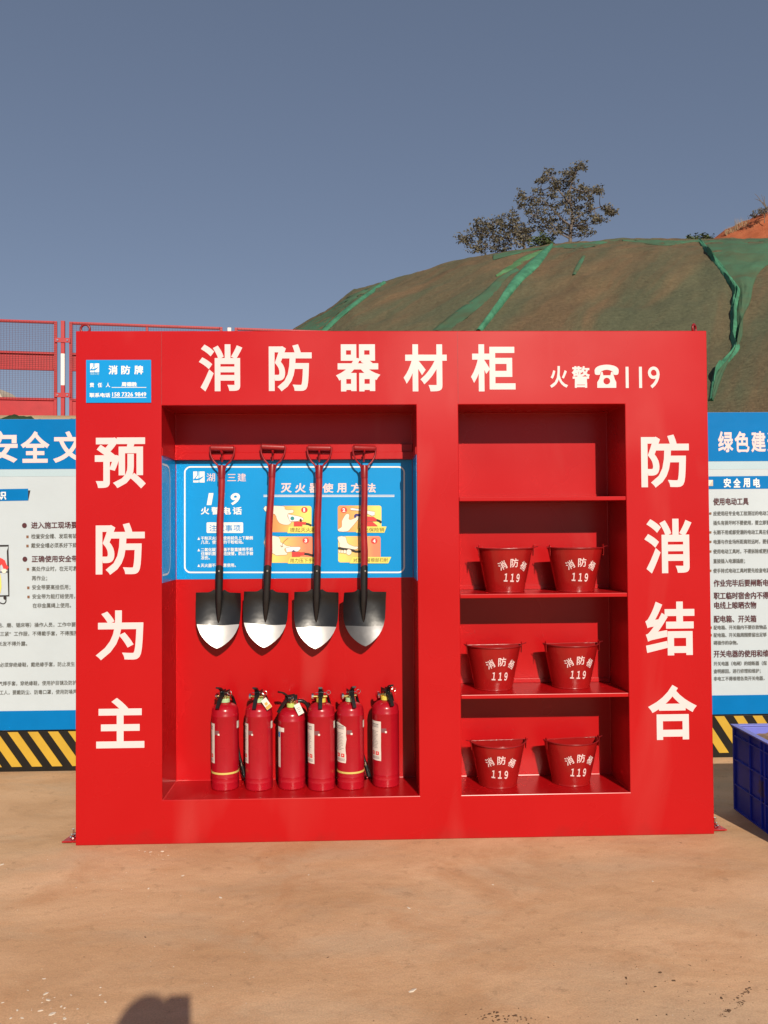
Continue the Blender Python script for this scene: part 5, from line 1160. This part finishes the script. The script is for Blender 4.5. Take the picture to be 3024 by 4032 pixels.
litter('mud_crumbs', M['crumb'], [(c[0], c[1], c[2]*0.33) for c in cr if c[1] > 3330 or c[0] < 260], 'dark dried mud crumbs, thickest at the lower right', 'debris', 0.25)

# ================================================================== THE PHOTOGRAPHER (stands behind the camera, casts the shadow at the bottom)
person = empty('person', (1.33, -4.35, 0)); tag(person, 'person in a dark jacket standing, raising a phone with both hands', 'person')
def skin_mesh(name, verts, edges, radii, mat, parent, sub=2, root=0):
    me = bpy.data.meshes.new(name); me.from_pydata(verts, edges, []); me.materials.append(mat)
    o = bpy.data.objects.new(name, me); C.objects.link(o); o.parent = parent
    s = o.modifiers.new('skin', 'SKIN'); s.use_smooth_shade = True
    for i, r in enumerate(radii):
        rr = r if isinstance(r, tuple) else (r, r); me.skin_vertices[0].data[i].radius = rr
    me.skin_vertices[0].data[root].use_root = True
    b = o.modifiers.new('sub', 'SUBSURF'); b.levels = sub; b.render_levels = sub
    return o
vb = [(0, 0, .95), (0, 0, 1.10), (0, .0, 1.25), (0, .0, 1.36), (-.02, .01, 1.43), (-.17, .0, 1.345), (-.27, .09, 1.12), (-.10, .33, 1.22), (.17, .0, 1.345), (.28, .09, 1.12), (.06, .33, 1.22),
      (-.09, 0, .90), (-.10, .02, .50), (-.11, -.02, .09), (-.11, .10, .04), (.09, 0, .90), (.10, .02, .50), (.11, -.02, .09), (.11, .10, .04)]
eb = [(0, 1), (1, 2), (2, 3), (3, 4), (3, 5), (5, 6), (6, 7), (3, 8), (8, 9), (9, 10), (0, 11), (11, 12), (12, 13), (13, 14), (0, 15), (15, 16), (16, 17), (17, 18)]
rb = [(.155, .11), (.14, .10), (.16, .11), (.12, .09), .052, .065, .045, .030, .065, .045, .030, .085, .062, .045, .040, .085, .062, .045, .040]
skin_mesh('body', vb, eb, rb, M['cloth'], person)
mb = MB(); bmesh.ops.create_uvsphere(mb.bm, u_segments=28, v_segments=20, radius=1.0)
for v_ in mb.bm.verts:
    x, y, z = v_.co; jaw = 1-0.22*max(0, -z); v_.co = Vector((x*0.082*jaw-0.018, y*0.094*jaw+0.02+(0.006*max(0, -z)), z*0.118+1.520))
    if y > 0.8 and abs(x) < 0.25 and -0.25 < z < 0.15: v_.co.y += 0.016*(1-abs(x)*4)
mb.build('head', M['skin'], person, smooth=180)
mb = MB(); bmesh.ops.create_uvsphere(mb.bm, u_segments=28, v_segments=20, radius=1.0)
for v_ in list(mb.bm.verts):
    x, y, z = v_.co
    v_.co = Vector((x*0.096-0.018, y*0.102+0.014, z*0.125+1.525))
bmesh.ops.delete(mb.bm, geom=[v_ for v_ in mb.bm.verts if (v_.co.z < 1.56 and v_.co.y > 0.02) or v_.co.z < 1.46], context='VERTS')
mb.build('hair', M['hair'], person, smooth=180, recalc=False)
for s in (-1, 1):
    mb = MB(); bmesh.ops.create_uvsphere(mb.bm, u_segments=10, v_segments=8, radius=0.011, matrix=Matrix.Translation((s*0.031-0.018, 0.098, 1.522))); mb.build('eye', M['black'], person, smooth=180)
    mb = MB(); bmesh.ops.create_uvsphere(mb.bm, u_segments=10, v_segments=8, radius=0.022, matrix=Matrix.Translation((s*0.083-0.018, 0.01, 1.515)) @ Matrix.Diagonal((0.4, 0.8, 1.4, 1))); mb.build('ear', M['skin'], person, smooth=180)
    # hands: palm, four fingers curling round the phone edge and a thumb
    px_ = -0.008+s*0.050; wx = -.10 if s < 0 else .06
    vh = [(wx, .33, 1.22), (px_+s*0.012, .375, 1.275), (px_+s*0.008, .395, 1.305)]; eh = [(0, 1), (1, 2)]; rh = [(.026, .02), (.032, .016), (.030, .014)]
    for q in range(4):
        b0_ = len(vh); zz = 1.280+q*0.017; vh += [(px_+s*0.010, .408, zz), (px_+s*0.002, .430, zz+.004), (px_-s*0.012, .4365, zz+.003)]; eh += [(2 if q > 1 else 1, b0_), (b0_, b0_+1), (b0_+1, b0_+2)]; rh += [.0085, .0078, .007]
    b0_ = len(vh); vh += [(px_+s*0.002, .385, 1.300), (px_-s*0.008, .404, 1.320)]; eh += [(1, b0_), (b0_, b0_+1)]; rh += [.010, .008]
    skin_mesh('hand', vh, eh, rh, M['skin'], person)
phone = empty('phone', (1.322, -3.929, 1.296)); tag(phone, 'slim black phone held up by the photographer', 'phone')
mb = MB(); mb.box((-0.036, -0.0035, 0), (0.036, 0.0035, 0.140)); mb.build('case', M['plastic'], phone, bevel=0.003)
mb = MB(); mb.box((-0.032, -0.0042, 0.012), (0.032, -0.0037, 0.128)); mb.build('screen', M['black'], phone)
mb = MB(); mb.tube([(-0.022, 0.0036, 0.124), (-0.022, 0.0048, 0.124)], 0.006, 16); mb.build('lens_ring', M['chrome'], phone)
